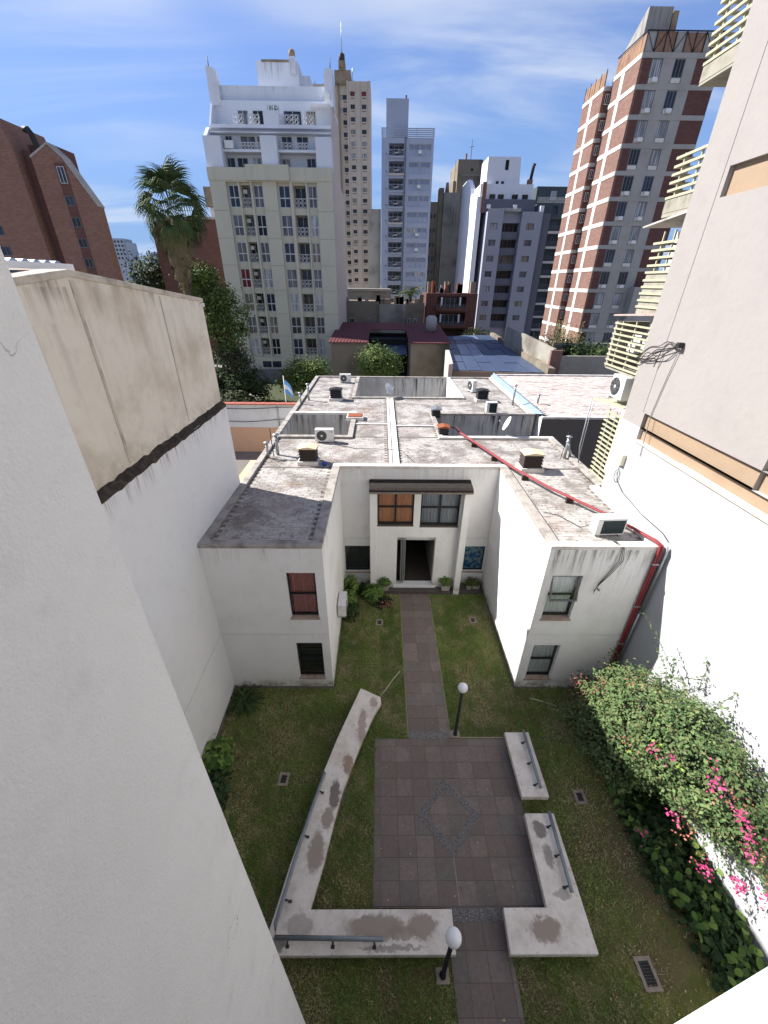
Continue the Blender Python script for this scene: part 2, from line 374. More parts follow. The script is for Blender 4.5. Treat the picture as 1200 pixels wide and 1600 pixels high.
def bench_concrete():
    k = NT('bench_concrete', .85, 0, .2)
    cc = k.mix(k.ramp(k.noise(2.2,7,.65), .38,.68), S(228,220,208), S(206,196,182)); cc = k.mix(k.ramp(k.noise(9,6,.75,loc=(2,1,0)), .55,.72,0,.7), cc, S(140,129,118))
    w = k.n.new('ShaderNodeTexNoise'); w.inputs['Scale'].default_value = 7; w.inputs['Detail'].default_value = 7; w.inputs['Roughness'].default_value = .68; k.l.new(k.pos, w.inputs['Vector'])
    vm = k.n.new('ShaderNodeVectorMath'); vm.operation = 'MULTIPLY_ADD'; vm.inputs[1].default_value = (.34,.34,0); k.l.new(w.outputs['Color'], vm.inputs[0]); k.l.new(k.pos, vm.inputs[2])
    for (x,y,rx,ry,c,amt) in ((-.05,2.98,.62,.2,S(160,148,134),1),(.95,3.0,.33,.2,S(160,148,134),1),(.5,2.9,.3,.12,S(150,138,124),.8),(-1.2,5.55,.15,.36,S(110,99,93),.9),(-1.33,5.0,.16,.24,S(150,138,126),.9),(-1.53,4.3,.2,.42,S(152,140,126),.9),
            (-.55,7.5,.13,.55,S(150,124,116),.7),(-.9,6.35,.13,.28,S(148,126,108),.9),(-.2,8.3,.12,.2,S(140,116,108),.6),(3.62,2.95,.33,.2,S(156,144,130),1),(4.1,4.75,.16,.2,S(104,96,90),.8),(4.15,4.2,.1,.25,S(120,112,104),.7),(-1.7,3.0,.3,.2,S(150,138,128),.6),(-2.1,2.75,.15,.12,S(90,84,78),.7),(4.2,3.5,.2,.1,S(130,122,112),.6),(.3,2.68,.7,.05,S(120,112,104),.6)):
        m = k.n.new('ShaderNodeMapping'); m.inputs['Location'].default_value = (-(x+.17)/rx,-(y+.17)/ry,0); m.inputs['Scale'].default_value = (1/rx,1/ry,0); k.l.new(vm.outputs[0], m.inputs['Vector'])
        L = k.n.new('ShaderNodeVectorMath'); L.operation = 'LENGTH'; k.l.new(m.outputs[0], L.inputs[0])
        cc = k.mix(k.ramp(L.outputs['Value'], 1.2, .78, 0, amt), cc, c)
    z = k.sepz()[2]; cc = k.mix(k.mth('MULTIPLY', k.ramp(z,.44,.27), k.ramp(k.noise(12,4,.7,stretch=(1,1,.2)), .4,.7,0,.6)), cc, S(110,102,92))
    k.col(cc); k.bump(k.mth('ADD', k.noise(120,4,.6), k.noise(9,5,.6)), .5, .012); return k.m
m_conc = bench_concrete()
m_porch = plaster('porch_soot', S(50,45,41), S(34,31,28), .6, 4, bumpv=.5)

def curtain_mat(name, c, dark=.45, freq=30, axis=0):  # darker vertical bands: fold shade put into the cloth colour
    k = NT(name, .9, 0, .1)
    n = k.noise(1.0, 2, .5, stretch=(freq, freq, .4)); k.col(k.mix(k.ramp(n, .3, .7), tuple(x*dark for x in c[:3])+(1,), c)); return k.m
m_c_red = curtain_mat('pink_red_curtain', S(246,172,166), .8)
m_c_orange = curtain_mat('orange_curtain', S(252,182,138), .8)
m_c_grey = curtain_mat('grey_curtain', S(196,196,202), .6)
m_c_white = curtain_mat('white_net_curtain', S(250,250,246), .8)

# ------------------------------------------------------------------ ground of the courtyard
k = NT('lawn_soil', .95, 0, .1)
g1 = k.ramp(k.noise(.35, 5, .6), .38, .62); g2 = k.ramp(k.noise(3.0, 6, .65, loc=(4,4,0)), .35, .65)
cc = k.mix(g2, S(92,100,48), S(122,118,68)); cc = k.mix(g1, cc, S(104,90,68)); k.col(cc); k.bump(k.noise(40,4), .6, .03)
m_soil = k.m
b = MB(); b.quad((-3000,-600,-.05),(3000,-600,-.05),(3000,5000,-.05),(-3000,5000,-.05))
tag(b.build('ground', plain('city_ground', S(150,143,134), .95, var=.5, nscale=.05)), kind='structure')
b = MB()
gx = np.linspace(-5.1, 8.1, 60); gy = np.linspace(-.5, 14.75, 70)
for i in range(59):
    for j in range(69): b.quad((gx[i],gy[j],0),(gx[i+1],gy[j],0),(gx[i+1],gy[j+1],0),(gx[i],gy[j+1],0))
tag(b.build('lawn_ground', m_soil), kind='structure')

# paving: every slab is its own piece
k = NT('mauve_paving', .85, 0, .25)
tone = k.objrand()
cc = k.mix(k.ramp(tone, 0, 1), S(116,104,96), S(134,122,114)); cc = k.mix(k.ramp(tone, .86, .9, 0, .6), cc, S(104,104,96)); cc = k.mix(k.ramp(k.noise(14,6,.7), .35, .75, 0, .6), cc, S(96,86,81)); cc = k.mix(k.ramp(k.noise(1.3,7,.7), .48, .66, 0, .6), cc, S(104,97,88))
k.col(cc); k.bump(k.noise(80,4,.7), .5, .006); m_pave = k.m
m_joint = plain('paving_mortar', S(108,98,91), .95, var=.3, nscale=6)
m_joint_pale = plain('pale_mortar_line', S(150,140,128), .9)
k = NT('pebble_dark', .7, 0, .3); k.col(k.mix(k.ramp(k.attr('tone') if False else k.noise(38,2,.9), .3, .7), S(78,75,73), S(148,144,140))); k.bump(k.noise(60,2), .8, .02); m_peb = k.m
m_edge = plain('kerb_edge_stone', S(150,140,118), .9, var=.4, nscale=8)
def paved(name, rects, base, pts):
    b = MB(); b.prism(base, -.02, .0235); root = tag(b.build(name, m_joint), kind='structure')
    meshes = {}
    for (x0,x1,y0,y1) in rects:
        w, h = x1-x0, y1-y0
        key = (round(w,2), round(h,2))
        if key not in meshes:
            t = MB(); g = .0035; c = .003; W, H = w/2-g, h/2-g
            v = [(-W,-H,0),(W,-H,0),(W,H,0),(-W,H,0),(-W,-H,.022),(W,-H,.022),(W,H,.022),(-W,H,.022),(-W+c,-H+c,.026),(W-c,-H+c,.026),(W-c,H-c,.026),(-W+c,H-c,.026)]
            t.add(v, [(0,1,5,4),(1,2,6,5),(2,3,7,6),(3,0,4,7),(4,5,9,8),(5,6,10,9),(6,7,11,10),(7,4,8,11),(8,9,10,11)])
            meshes[key] = t.mesh('paving_tile', m_pave, (0,0,0))
        inst('paving_tile', meshes[key], root, ((x0+x1)/2, (y0+y1)/2, .004+random.uniform(-.0015,.0015)), (random.uniform(-.003,.003), random.uniform(-.003,.003), 0))
    return root
def inside_diamond(x, y, s=1.): return abs(x-1.89)/(.86*s)+abs(y-5.25)/(.90*s) < 1
px = [-.13,.05,.50,.955,1.41,1.885,2.33,2.77,3.24,3.72,3.95]; py = [3.40,3.43,3.88,4.33,4.79,5.25,5.70,6.16,6.62,7.10,7.33]
rects = [(px[i],px[i+1],py[j],py[j+1]) for i in range(10) for j in range(1,10)]
plaza = paved('paved_square', rects, [(-.15,3.40),(3.96,3.40),(3.96,7.34),(-.15,7.34)], None)
def pebble_band(pts_inside, box, n, name, parent, base):
    b = MB(); b.prism(base, .02, .034) if base else None
    k = 0
    while k < n:
        x = random.uniform(box[0],box[1]); y = random.uniform(box[2],box[3])
        if not pts_inside(x,y): continue
        k += 1; r = random.uniform(.014,.032); h = random.uniform(.006,.016); a = random.uniform(0,6.28)
        ring = [(x+r*math.cos(a+i*1.257)*random.uniform(.8,1.2), y+r*math.sin(a+i*1.257), .032) for i in range(5)]
        b.add(ring+[(x,y,.034+h)], [(i,(i+1)%5,5) for i in range(5)])
    o = b.build(name, m_peb, parent); o['kind'] = 'stuff'; return o
ring = lambda x,y: inside_diamond(x,y,1.) and not inside_diamond(x,y,.74)
# diamond frame base, four mitred strips
o1 = [(1.89-.86,5.25),(1.89,5.25-.9),(1.89+.86,5.25),(1.89,5.25+.9)]; i1 = [(1.89-.654,5.25),(1.89,5.25-.684),(1.89+.654,5.25),(1.89,5.25+.684)]
b = MB()
for i in range(4): b.prism([o1[i],o1[(i+1)%4],i1[(i+1)%4],i1[i]], .02, .033)
b.build('diamond_border', m_peb, plaza)
pebble_band(ring, (1,2.8,4.3,6.2), 2400, 'diamond_pebbles', plaza, None)
b = MB(); b.box(1.885-.012,1.885+.008,3.43,4.34,.022,.0325); b.build('pale_joint', m_joint_pale, plaza)
# path to the door
pxs = [.94,1.47,1.93,2.24]; rects = []
y = 7.56
while y < 14.05:
    y2 = min(y+.455, 14.1)
    rects += [(pxs[i],pxs[i+1],y,y2) for i in range(3)]; y = y2
path = paved('garden_path', rects, [(.93,7.34),(2.25,7.34),(2.25,14.1),(.93,14.1)], None)
for x in (.915, 2.265):
    b = MB(); b.box(x-.018,x+.018,7.36,14.08,-.02,.035); b.build('path_edging', m_edge, path)
pebble_band(lambda x,y: True, (.95,2.23,7.34,7.55), 330, 'pebble_threshold', path, [(.94,7.335),(2.24,7.335),(2.24,7.56),(.94,7.56)])
b = MB(); b.box(2.3,3.95,7.345,7.385,-.02,.04); b.build('path_edging', m_edge, path)
# path in front of the benches
rects = []; ys = [3.17,2.72,2.26,1.81,1.36,.9,.45,0,-.45]
for j in range(len(ys)-1): rects += [(x0,x1,ys[j+1],ys[j]) for x0,x1 in ((1.56,1.885),(1.885,2.33),(2.33,2.78),(2.78,2.88))]
path2 = paved('front_path', rects, [(1.55,-.5),(2.89,-.5),(2.89,3.40),(1.55,3.40)], None)
pebble_band(lambda x,y: True, (1.57,2.87,3.18,3.39), 420, 'pebble_threshold', path2, [(1.56,3.17),(2.88,3.17),(2.88,3.395),(1.56,3.395)])

# ------------------------------------------------------------------ the white H-shaped house
house = thing('white_house', (1.5, 9.15, 0), 'low white two-storey house with a flat tiled roof at the end of the courtyard', 'house')
ZR = 6.16
def win_unit(parent, face, u0, u1, z0, z1, d, cols, rows, curtain=None, slats=0, fr=.045, frame_mat=None, label=None, blue=None, top_open=False):
    """aluminium window set in its opening: frame > pane(s), curtain, slats"""
    fm = frame_mat or m_alu
    def P(u, z, k): return {'S':(u,d+k,z), 'N':(u,d-k,z), 'W':(d+k,u,z), 'E':(d-k,u,z)}[face]
    def bx(b, a0, a1, c0, c1, k0, k1):
        p, q = P(a0,c0,k0), P(a1,c1,k1); b.box(p[0],q[0],p[1],q[1],p[2],q[2])
    b = MB()
    bx(b,u0,u1,z0,z0+fr,-.02,.04); bx(b,u0,u1,z1-fr,z1,-.02,.04); bx(b,u0,u0+fr,z0+fr,z1-fr,-.02,.04); bx(b,u1-fr,u1,z0+fr,z1-fr,-.02,.04)
    us = [u0+(u1-u0)*i/cols for i in range(cols+1)]; zs = [z0+(z1-z0)*j/rows for j in range(rows+1)]
    for u in us[1:-1]: bx(b,u-fr*.6,u+fr*.6,z0+fr,z1-fr,-.015,.035)
    for z in zs[1:-1]:
        for i in range(cols): bx(b,us[i]+fr*.6,us[i+1]-fr*.6,z-fr*.6,z+fr*.6,-.018,.032)
    w = b.build('window', fm, parent, label=label)
    for i in range(cols):
        for j in range(rows):
            if top_open and j == rows-1: continue
            b = MB(); b.quad(*[P(*q,.012) for q in ((us[i]+fr*.5,zs[j]+fr*.5),(us[i+1]-fr*.5,zs[j]+fr*.5),(us[i+1]-fr*.5,zs[j+1]-fr*.5),(us[i]+fr*.5,zs[j+1]-fr*.5))])
            b.build('pane', m_glass, w)
    if curtain:
        b = MB(); n = 60; ph = random.random()*6
        vs = []; fs = []
        for i in range(n+1):
            u = u0+.03+(u1-u0-.06)*i/n; kk = .085+.022*math.sin(i*1.15+ph)+.012*math.sin(i*2.6+ph*2)
            vs += [P(u,z0+.03,kk+.01*math.sin(i*.7)), P(u,z1-.02,kk)]
            if i: a = 2*i-2; fs.append((a,a+2,a+3,a+1))
        b.add(vs, fs, True); b.build('curtain', curtain, w)
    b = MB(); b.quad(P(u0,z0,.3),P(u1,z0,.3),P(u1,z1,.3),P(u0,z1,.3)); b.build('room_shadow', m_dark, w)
    for s in range(slats):
        z = z0+fr+(z1-z0-2*fr)*(s+.5)/slats; b = MB()
        p = [P(u0+fr,z-.035,.03),P(u1-fr,z-.035,.03),P(u1-fr,z+.035,.075),P(u0+fr,z+.035,.075)]
        p2 = [P(u0+fr,z-.031,.036),P(u1-fr,z-.031,.036),P(u1-fr,z+.039,.081),P(u0+fr,z+.039,.081)]
        b.add(p+p2, [(0,1,2,3),(7,6,5,4),(0,4,5,1),(2,6,7,3)]); b.build('slat', blue or m_alu, w)
    return w
g0, g1_ = 2.675, 2.705
# left wing front
b = MB(); b.holes('S', -5.1, -1.63, .14, ZR, 9.15, [(-2.75,-1.90,3.44,5.19,.14,False),(-2.75,-1.89,.62,2.30,.14,False),(-5.1,-1.63,g0,g1_,.03,True)])
b.build('wall', m_house, house)
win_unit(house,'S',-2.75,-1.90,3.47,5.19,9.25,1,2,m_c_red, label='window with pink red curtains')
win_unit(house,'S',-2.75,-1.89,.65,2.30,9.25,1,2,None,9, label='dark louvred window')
for z in (3.44,.62):
    b = MB(); b.box(-2.78,-1.87,9.10,9.29,z-.06,z+.004); b.build('window_sill', m_sill, house)
m_pl = plain('grey_plinth', S(120,114,106), .95, var=.5)
for q_ in ((-5.08,-1.62,9.135,9.3,-.02,.14),(-1.64,-1.622,9.3,14.7,-.02,.14),(4.78,4.79,9.2,14.7,-.02,.14),(4.79,7.98,9.135,9.3,-.02,.12)): b = MB(); b.box(*q_); b.build('plinth', m_pl, house)
# side faces of the wings
b = MB(); b.holes('E', 9.15, 14.75, .14, ZR, -1.63, [(9.15,14.75,g0,g1_,.03,True)]); b.build('wall', m_house, house)
b = MB(); b.holes('W', 9.15, 14.75, .14, ZR, 4.80, [(9.15,14.75,g0,g1_,.03,True)]); b.build('wall', m_house, house)
# right wing front
b = MB(); b.holes('S', 4.80, 7.97, .12, ZR, 9.15, [(5.06,5.96,3.38,5.12,.2,False),(5.08,5.96,.55,2.22,.2,False),(4.80,7.97,g0,g1_,.03,True)])
b.build('wall', m_house_drip, house, label='wall with black drips below the roof edge')
b = MB(); b.quad((7.97,9.15,0),(7.97,13,0),(7.97,13,ZR),(7.97,9.15,ZR)); b.build('wall', m_house, house)
wr = win_unit(house,'S',5.06,5.96,3.44,5.12,9.31,1,2,m_c_white, top_open=True, label='window with its upper sash tilted open')
t = math.sin(R(14)); b = MB()
def sash(u,w,z): # tilted upper sash, hinged at its top
    dz = 5.07-z; return (u, 9.28-dz*math.sin(R(16))-w, 5.07-dz*math.cos(R(16)))
def tb(b,u0,u1,z0,z1):
    p = [sash(u,w,z) for w in (0,.035) for z in (z0,z1) for u in (u0,u1)]
    b.add(p, [(0,2,3,1),(4,5,7,6),(0,1,5,4),(2,6,7,3),(0,4,6,2),(1,3,7,5)])
tb(b,5.09,5.93,4.22,4.27); tb(b,5.09,5.93,5.02,5.07); tb(b,5.09,5.135,4.27,5.02); tb(b,5.885,5.93,4.27,5.02)
sa = b.build('sash', plain('grey_aluminium', (.13,.135,.14,1), .45, .4), wr)
b = MB(); b.quad(sash(5.13,.017,4.26),sash(5.89,.017,4.26),sash(5.89,.017,5.03),sash(5.13,.017,5.03)); b.build('sash_pane', m_glass, wr)
win_unit(house,'S',5.08,5.96,.58,2.22,9.31,1,2,m_c_white, label='window with white net curtains')
for z in (3.40,.56):
    b = MB(); b.box(5.03,5.99,9.11,9.35,z-.05,z+.005); b.build('window_sill', m_sill, house)
# recessed courtyard front
b = MB(); b.holes('S', -1.63, 4.80, 0, ZR, 14.75, [(-1.60,-.47,.84,2.27,.14,False),(3.84,4.76,.88,2.27,.14,False),(-1.63,4.8,g0,g1_,.03,True),(.2,2.9,.1,2.6,.5,False)])
b.build('wall', m_house, house)
win_unit(house,'S',-1.60,-.47,.84,2.27,14.87,1,1,None,12, label='black louvred window')
k = NT('blue_patterned_cloth', .9); v = k.n.new('ShaderNodeTexVoronoi'); v.inputs['Scale'].default_value = 7; k.l.new(k.vec(), v.inputs['Vector'])
k.col(k.mix(k.ramp(k.noise(5,4,.6), .45, .55), S(28,104,170), S(150,176,178))); m_c_blue = k.m
win_unit(house,'S',3.84,4.76,.88,2.27,14.87,1,1,m_c_blue, label='window with a blue patterned curtain')
for x0,x1,z in ((-1.63,-.44,.82),(3.8,4.79,.86)):
    b = MB(); b.box(x0,x1,14.7,14.9,z-.05,z+.004); b.build('window_sill', m_sill, house)
# porch: two fins, a front between them, sooty flat hood
b = MB()
b.holes('S', -.18, 3.38, .0, 5.30, 14.45, [(-.13,1.40,3.54,5.22,.16,False),(1.68,3.32,3.50,5.22,.16,False),(.74,2.42,.28,2.93,.30,False)])
b.box(-.43,-.18,14.08,14.74,0,5.30); b.box(3.38,3.64,14.08,14.74,0,5.30)
porch = b.build('porch', m_house, house, label='projecting white porch with two side fins')
b = MB(); b.prismx([(14.0,5.30),(14.0,5.44),(14.1,5.50),(14.74,5.58),(14.74,5.30)], -.46, 3.68); b.build('porch_hood', m_porch, house, bevel=.012)
b = MB(); b.box(-.47,3.69,13.985,14.03,5.285,5.36); b.build('drip_edge', plaster('hood_edge', S(132,122,112), S(74,66,60), .6, 5), house)
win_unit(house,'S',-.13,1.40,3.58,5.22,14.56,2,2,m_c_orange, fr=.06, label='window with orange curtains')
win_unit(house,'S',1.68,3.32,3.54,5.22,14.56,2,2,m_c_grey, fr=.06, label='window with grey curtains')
for x0,x1,z in ((-.14,1.41,3.56),(1.67,3.33,3.52)):
    b = MB(); b.box(x0,x1,14.43,14.6,z-.06,z+.004); b.build('window_sill', plain('dark_sill', S(92,84,76), .9, var=.4), house)
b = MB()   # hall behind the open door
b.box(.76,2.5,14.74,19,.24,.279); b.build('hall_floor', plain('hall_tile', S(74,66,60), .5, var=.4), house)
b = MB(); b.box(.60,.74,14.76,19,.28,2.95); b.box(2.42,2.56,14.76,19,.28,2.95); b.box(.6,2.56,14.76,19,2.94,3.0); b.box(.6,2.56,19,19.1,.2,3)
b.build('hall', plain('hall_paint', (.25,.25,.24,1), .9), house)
for dx in (0.0,.09,.17):
    b = MB(); x = .93+dx
    b.box(x,x+.03,14.50+dx*.6,14.54+dx*.6,.29,2.9); b.box(x+.005,x+.025,14.54+dx*.6,15.1,.29,.36); b.box(x+.005,x+.025,14.54+dx*.6,15.1,2.83,2.9); b.box(x,x+.03,15.1,15.14,.29,2.9)
    dr = b.build('door_leaf', m_alu_light, house); b = MB(); b.box(x+.012,x+.018,14.55+dx*.6,15.1,.36,2.83); b.build('door_pane', m_glass, dr)
b = MB(); b.box(-.17,4.78,14.12,14.74,-.02,.15); b.build('doorstep', plaster('stone_step', S(92,84,80), S(64,58,56), .6, 6, bumpv=.5), house)
b = MB(); b.box(.6,2.56,14.40,14.74,.151,.281); b.build('threshold', m_white_paint, house)
# the rest of the outer walls and the light wells
b = MB()
b.holes('W', 9.15, 18.46, 0, ZR, -5.102); b.holes('W', 18.46, 32.5, 0, ZR, -5.14)
b.holes('E', 13, 18.46, 0, ZR, 8.3); b.holes('E', 22.22, 32.5, 0, ZR, 8.72)
b.holes('N', -5.14, 8.72, 0, ZR, 32.5)
b.build('wall', m_house, house)
b = MB()
b.holes('S', -4.9, -1.6, 0, ZR, 22.24); b.holes('N', -4.9, -1.6, 0, ZR, 18.47); b.holes('W', 18.47, 22.24, 0, ZR, -1.6); b.holes('E', 18.47, 22.24, 0, ZR, -4.9)
b.build('light_well', m_well, house)
b = MB(); b.holes('S', 3.0, 8.72, 0, ZR, 22.24); b.holes('N', 3.0, 8.3, 0, ZR, 18.46); b.holes('E', 18.46, 22.24, 0, ZR, 3.0)
b.build('light_well', m_well, house)
b = MB(); b.holes('S', -1.67, 5.15, 0, ZR, 32.3); b.holes('N', -1.67, 5.15, 0, ZR, 26.0); b.holes('E', 26, 32.3, 0, ZR, -1.67)
b.build('light_well', m_well, house, label='deep light well with heavily streaked far wall')
b = MB(); b.holes('W', 26, 32.3, 0, ZR, 5.15); b.build('wall', m_house_drip, house)
# roof
RB = [(-5.1,-1.63,9.15,14.75),(4.8,7.97,9.15,14.75),(-5.1,8.3,14.75,18.46),(-1.6,3.0,18.46,22.24),(-5.14,8.72,22.24,26.0),(-5.14,-1.67,26.0,32.3),(5.15,8.72,26.0,32.3)]
b = MB()
for x0,x1,y0,y1 in RB: b.quad((x0,y0,6.0605),(x1,y0,6.0605),(x1,y1,6.0605),(x0,y1,6.0605))
roof = b.build('roof', m_deck, house)
curb = [(-5.1,-1.63,9.15,9.42),(-5.1,-4.86,9.42,18.2),(-1.93,-1.63,9.42,14.72),(4.80,5.10,9.42,14.72),(4.8,7.97,9.15,9.42),(7.68,7.97,9.42,13.1),(8.02,8.3,13.1,18.2),
        (-1.93,5.10,14.72,14.98),(-5.1,-1.35,18.2,18.47),(-1.6,-1.35,18.47,22.24),(-5.14,-1.35,22.24,22.46),(-5.14,-4.9,18.47,22.24),(2.78,3.0,18.46,22.24),(2.78,8.3,18.2,18.46),
        (2.78,8.72,22.24,22.46),(8.47,8.72,22.46,32.3),(-5.14,-4.88,22.46,32.3),(-1.9,-1.67,26,32.3),(-1.9,5.4,25.76,26.0),(5.15,5.4,26,32.3),(-5.14,8.72,32.3,32.5)]
for i, (x0,x1,y0,y1) in enumerate(curb):
    b = MB(); e = .001*(i % 4)
    q_=.004+.0012*(i%4); b.box(x0-q_,x1+q_,y0-q_,y1+q_,6.04,6.165+e); o = b.build('roof_curb', m_coping_light if i in (4,5,10,13,19,7,15) else m_coping, roof, bevel=.015)
b = MB()
for x in (.36,.66): b.box(x,x+.11,14.98,25.76,6.05,6.145)
b.box(.47,.66,14.98,25.76,6.05,6.10); b.build('roof_rib', plaster('whitewashed_rib', S(222,217,210), S(170,164,156), .5, 2.5, bumpv=.4), roof)
b = MB(); b.box(-1.35,.36,20.34,20.46,6.05,6.125); b.box(.77,2.78,20.1,20.2,6.05,6.125); b.build('roof_rib', m_coping_light, roof)
b = MB(); b.box(-4.86,-1.93,13.0-.0,13.0+.001,6.05,6.051); 
# clay tiles of the terrace roof, laid in courses with uneven heights
def in_rects(x, y, rs, e=0): return any(r[0]-e < x < r[1]+e and r[2]-e < y < r[3]+e for r in rs)
ribs = [(.3,.83,14.9,25.8),(-1.4,.4,20.28,20.52),(.77,2.8,20.04,20.26)]
V = []; TN = []
j = 0; y = 9.35
while y < 32.4:
    x = -5.2+(.125 if j % 2 else 0)
    while x < 8.8:
        cxx, cyy = x+.12, y+.07
        if in_rects(cxx, cyy, RB, -.05) and not in_rects(cxx, cyy, curb, .06) and not in_rects(cxx, cyy, ribs, .05):
            a = random.gauss(0,.02); V.append((cxx+random.gauss(0,.004), cyy+random.gauss(0,.004), 6.062+abs(random.gauss(0,.0025)), a*.4, random.gauss(0,.012), random.gauss(0,.016))); TN.append((random.random(), random.random()))
        x += .25
    y += .148; j += 1
V = np.array(V); n = len(V); hw, hh = .1205, .0695
loc = np.array([(-hw,-hh,-.02),(hw,-hh,-.02),(hw,hh,-.02),(-hw,hh,-.02),(-hw,-hh,.003),(hw,-hh,.003),(hw,hh,.003),(-hw,hh,.003)])
ca, sa_ = np.cos(V[:,3])[:,None], np.sin(V[:,3])[:,None]
X = loc[None,:,0]*ca-loc[None,:,1]*sa_+V[:,0:1]; Y = loc[None,:,0]*sa_+loc[None,:,1]*ca+V[:,1:2]
Z = loc[None,:,2]+V[:,2:3]+loc[None,:,0]*V[:,4:5]+loc[None,:,1]*V[:,5:6]
co = np.stack([X,Y,Z],2).reshape(-1,3)
q = np.array([(4,5,6,7),(0,1,5,4),(1,2,6,5),(2,3,7,6),(3,0,4,7)]); idx = (np.arange(n)[:,None,None]*8+q[None]).reshape(-1)
me = bpy.data.meshes.new('roof_tile'); me.vertices.add(len(co)); me.vertices.foreach_set('co', (co-np.array([1.5,20,6])).ravel())
me.loops.add(len(idx)); me.loops.foreach_set('vertex_index', idx); me.polygons.add(n*5); me.polygons.foreach_set('loop_start', np.arange(0,n*20,4)); me.update(calc_edges=True); me.shade_flat()
at = me.color_attributes.new('tone','FLOAT_COLOR','POINT'); tn = np.ones((n,4)); tn[:,:2] = np.array(TN); at.data.foreach_set('color', np.repeat(tn,8,axis=0).ravel())
k = NT('whitewashed_roof_tile', .92, 0, .15); t = k.n.new('ShaderNodeSeparateColor'); k.l.new(k.attr('tone'), t.inputs[0])
cc = k.mix(k.ramp(t.outputs[0],.1,.95), S(166,162,156), S(175,171,165)); cc = k.mix(k.ramp(k.noise(.8,7,.72), .44, .60, 0, .75), cc, S(112,103,96)); cc = k.mix(k.ramp(k.noise(5,6,.75,loc=(3,3,0)), .5, .66, 0, .6), cc, S(98,90,83))
cc = k.mix(k.ramp(k.noise(11,5,.8,loc=(1,7,0)), .54, .70, 0, .5), cc, S(206,200,193)); cc = k.mix(k.ramp(k.noise(.45,4,.6,loc=(11,2,0)), .57, .68, 0, .3), cc, S(136,104,90))
k.col(cc); k.bump(k.noise(45,5,.7), .6, .01); me.materials.append(k.m)
o = inst('roof_tile', me, roof, (1.5,20,6)); o['kind'] = 'stuff'

# ------------------------------------------------------------------ left neighbour: white lower wall, mould ledge, cream gable wall
ln = thing('neighbour_building', (-9, 5, 0), 'tall windowless neighbouring building on the left, cream plaster above a black ledge and white below', 'building')
b = MB(); b.box(-5.6,-5.1,-2,13.1,0,9.0)
b2 = MB(); b2.holes('E', -2, 13.1, .16, 9.0, -5.10, [(-2,13.1,2.675,2.705,.03,True)]); b2.quad((-5.1,13.1,0),(-5.6,13.1,0),(-5.6,13.1,9),(-5.1,13.1,9)); b2.quad((-5.1,-2,9.0),(-5.1,13.1,9.0),(-5.35,13.1,9.0),(-5.35,-2,9.0))
b2.build('wall', m_wall_lo, ln, label='smooth white lower wall')
b = MB(); n = 90; vs = []; fs = []
for i in range(n+1):
    y = -2+15.1*i/n; j1, j2 = random.gauss(0,.018), random.gauss(0,.022)
    vs += [(-5.085+j1*.3,y,8.955+j1),(-5.09,y,9.02+j2),(-5.2,y,9.13+j1),(-5.34,y,9.2+j2)]
    if i: a = 4*(i-1); fs += [(a+s,a+4+s,a+5+s,a+1+s) for s in range(3)]
b.add(vs, fs); b.build('ledge', m_black_ledge, ln, label='black mouldy ledge')
b = MB(); b.prismx([(-2,9.0),(13.1,9.0),(13.1,11.98),(7.73,12.55),(-2,11.5)], -5.6, -5.22); b.build('gable_wall', m_wall_up, ln, label='weathered cream gable wall')
b = MB(); b.prismx([(-2,11.5),(7.73,12.55),(13.12,11.98),(13.12,12.08),(7.73,12.66),(-2,11.62)], -5.66, -5.19); b.build('coping', plaster('coping_cement', S(196,186,170), S(130,120,108), .7, 3, dirt=S(70,62,54)), ln, bevel=.015)
b = MB(); b.box(-5.42,-5.2,12.85,13.2,11.86,11.95); b.build('coping', m_coping_light, ln)
b = MB(); b.box(-18,-5.6,-2,13.0,0,11.2); b.build('wall', m_wall_up, ln)
b = MB(); b.box(-5.09,-5.07,-2,9.12,-.02,.16); b.build('plinth', plain('grey_base', S(104,98,90), .95, var=.4), ln)
m_seam = plaster('seam_cement', S(196,184,168), S(140,130,116), .8, 3, tops=[(12.6,2.4,1.)], dirt=S(84,78,70))
for q_ in ((-5.215,-5.207,7.70,7.78,9.2,12.5),(-5.215,-5.209,10.62,10.66,9.2,12.2)): b = MB(); b.box(*q_); b.build('rendered_seam', m_seam, ln)
# metal roof just above the coping
b = MB(); b.prismx([(5.0,12.66),(8.75,12.66),(8.75,12.76),(5.0,12.76)], -9.5, -5.75)
mr = tag(b.build('metal_roof', plain('white_roof_edge', (.7,.72,.74,1), .4, .3)), 'white edged corrugated metal roof above the cream gable wall on the left', 'metal roof')
m_corr = plain('blue_grey_corrugated', (.30,.36,.44,1), .4, .5)
for i in range(14):
    y = 5.15+i*.25; b = MB(); b.prismx([(y,12.762),(y+.07,12.80),(y+.13,12.80),(y+.2,12.762)], -9.5, -5.85); b.build('roof_rib', m_corr, mr)

# ------------------------------------------------------------------ our own building's side walls
own = thing('own_building', (-1.3, 1, 0), 'pale rough-plastered wall of the near building filling the lower left', 'building')
b = MB(); b.box(-5.05,-1.1,-2.5,1.385,0,17); b.build('wall', m_own, own, bevel=.006)
b = MB(); b.box(1.6,8.05,-2.5,.48,0,17); o = b.build('wall', plaster('own_white', (.74,.75,.76,1), (.7,.7,.71,1), .3, 1.5, bumpv=.2), own, bevel=.004)
b = MB(); b.box(-1.09,1.59,-2.5,-1.4,0,17); b.build('wall', m_own, own)

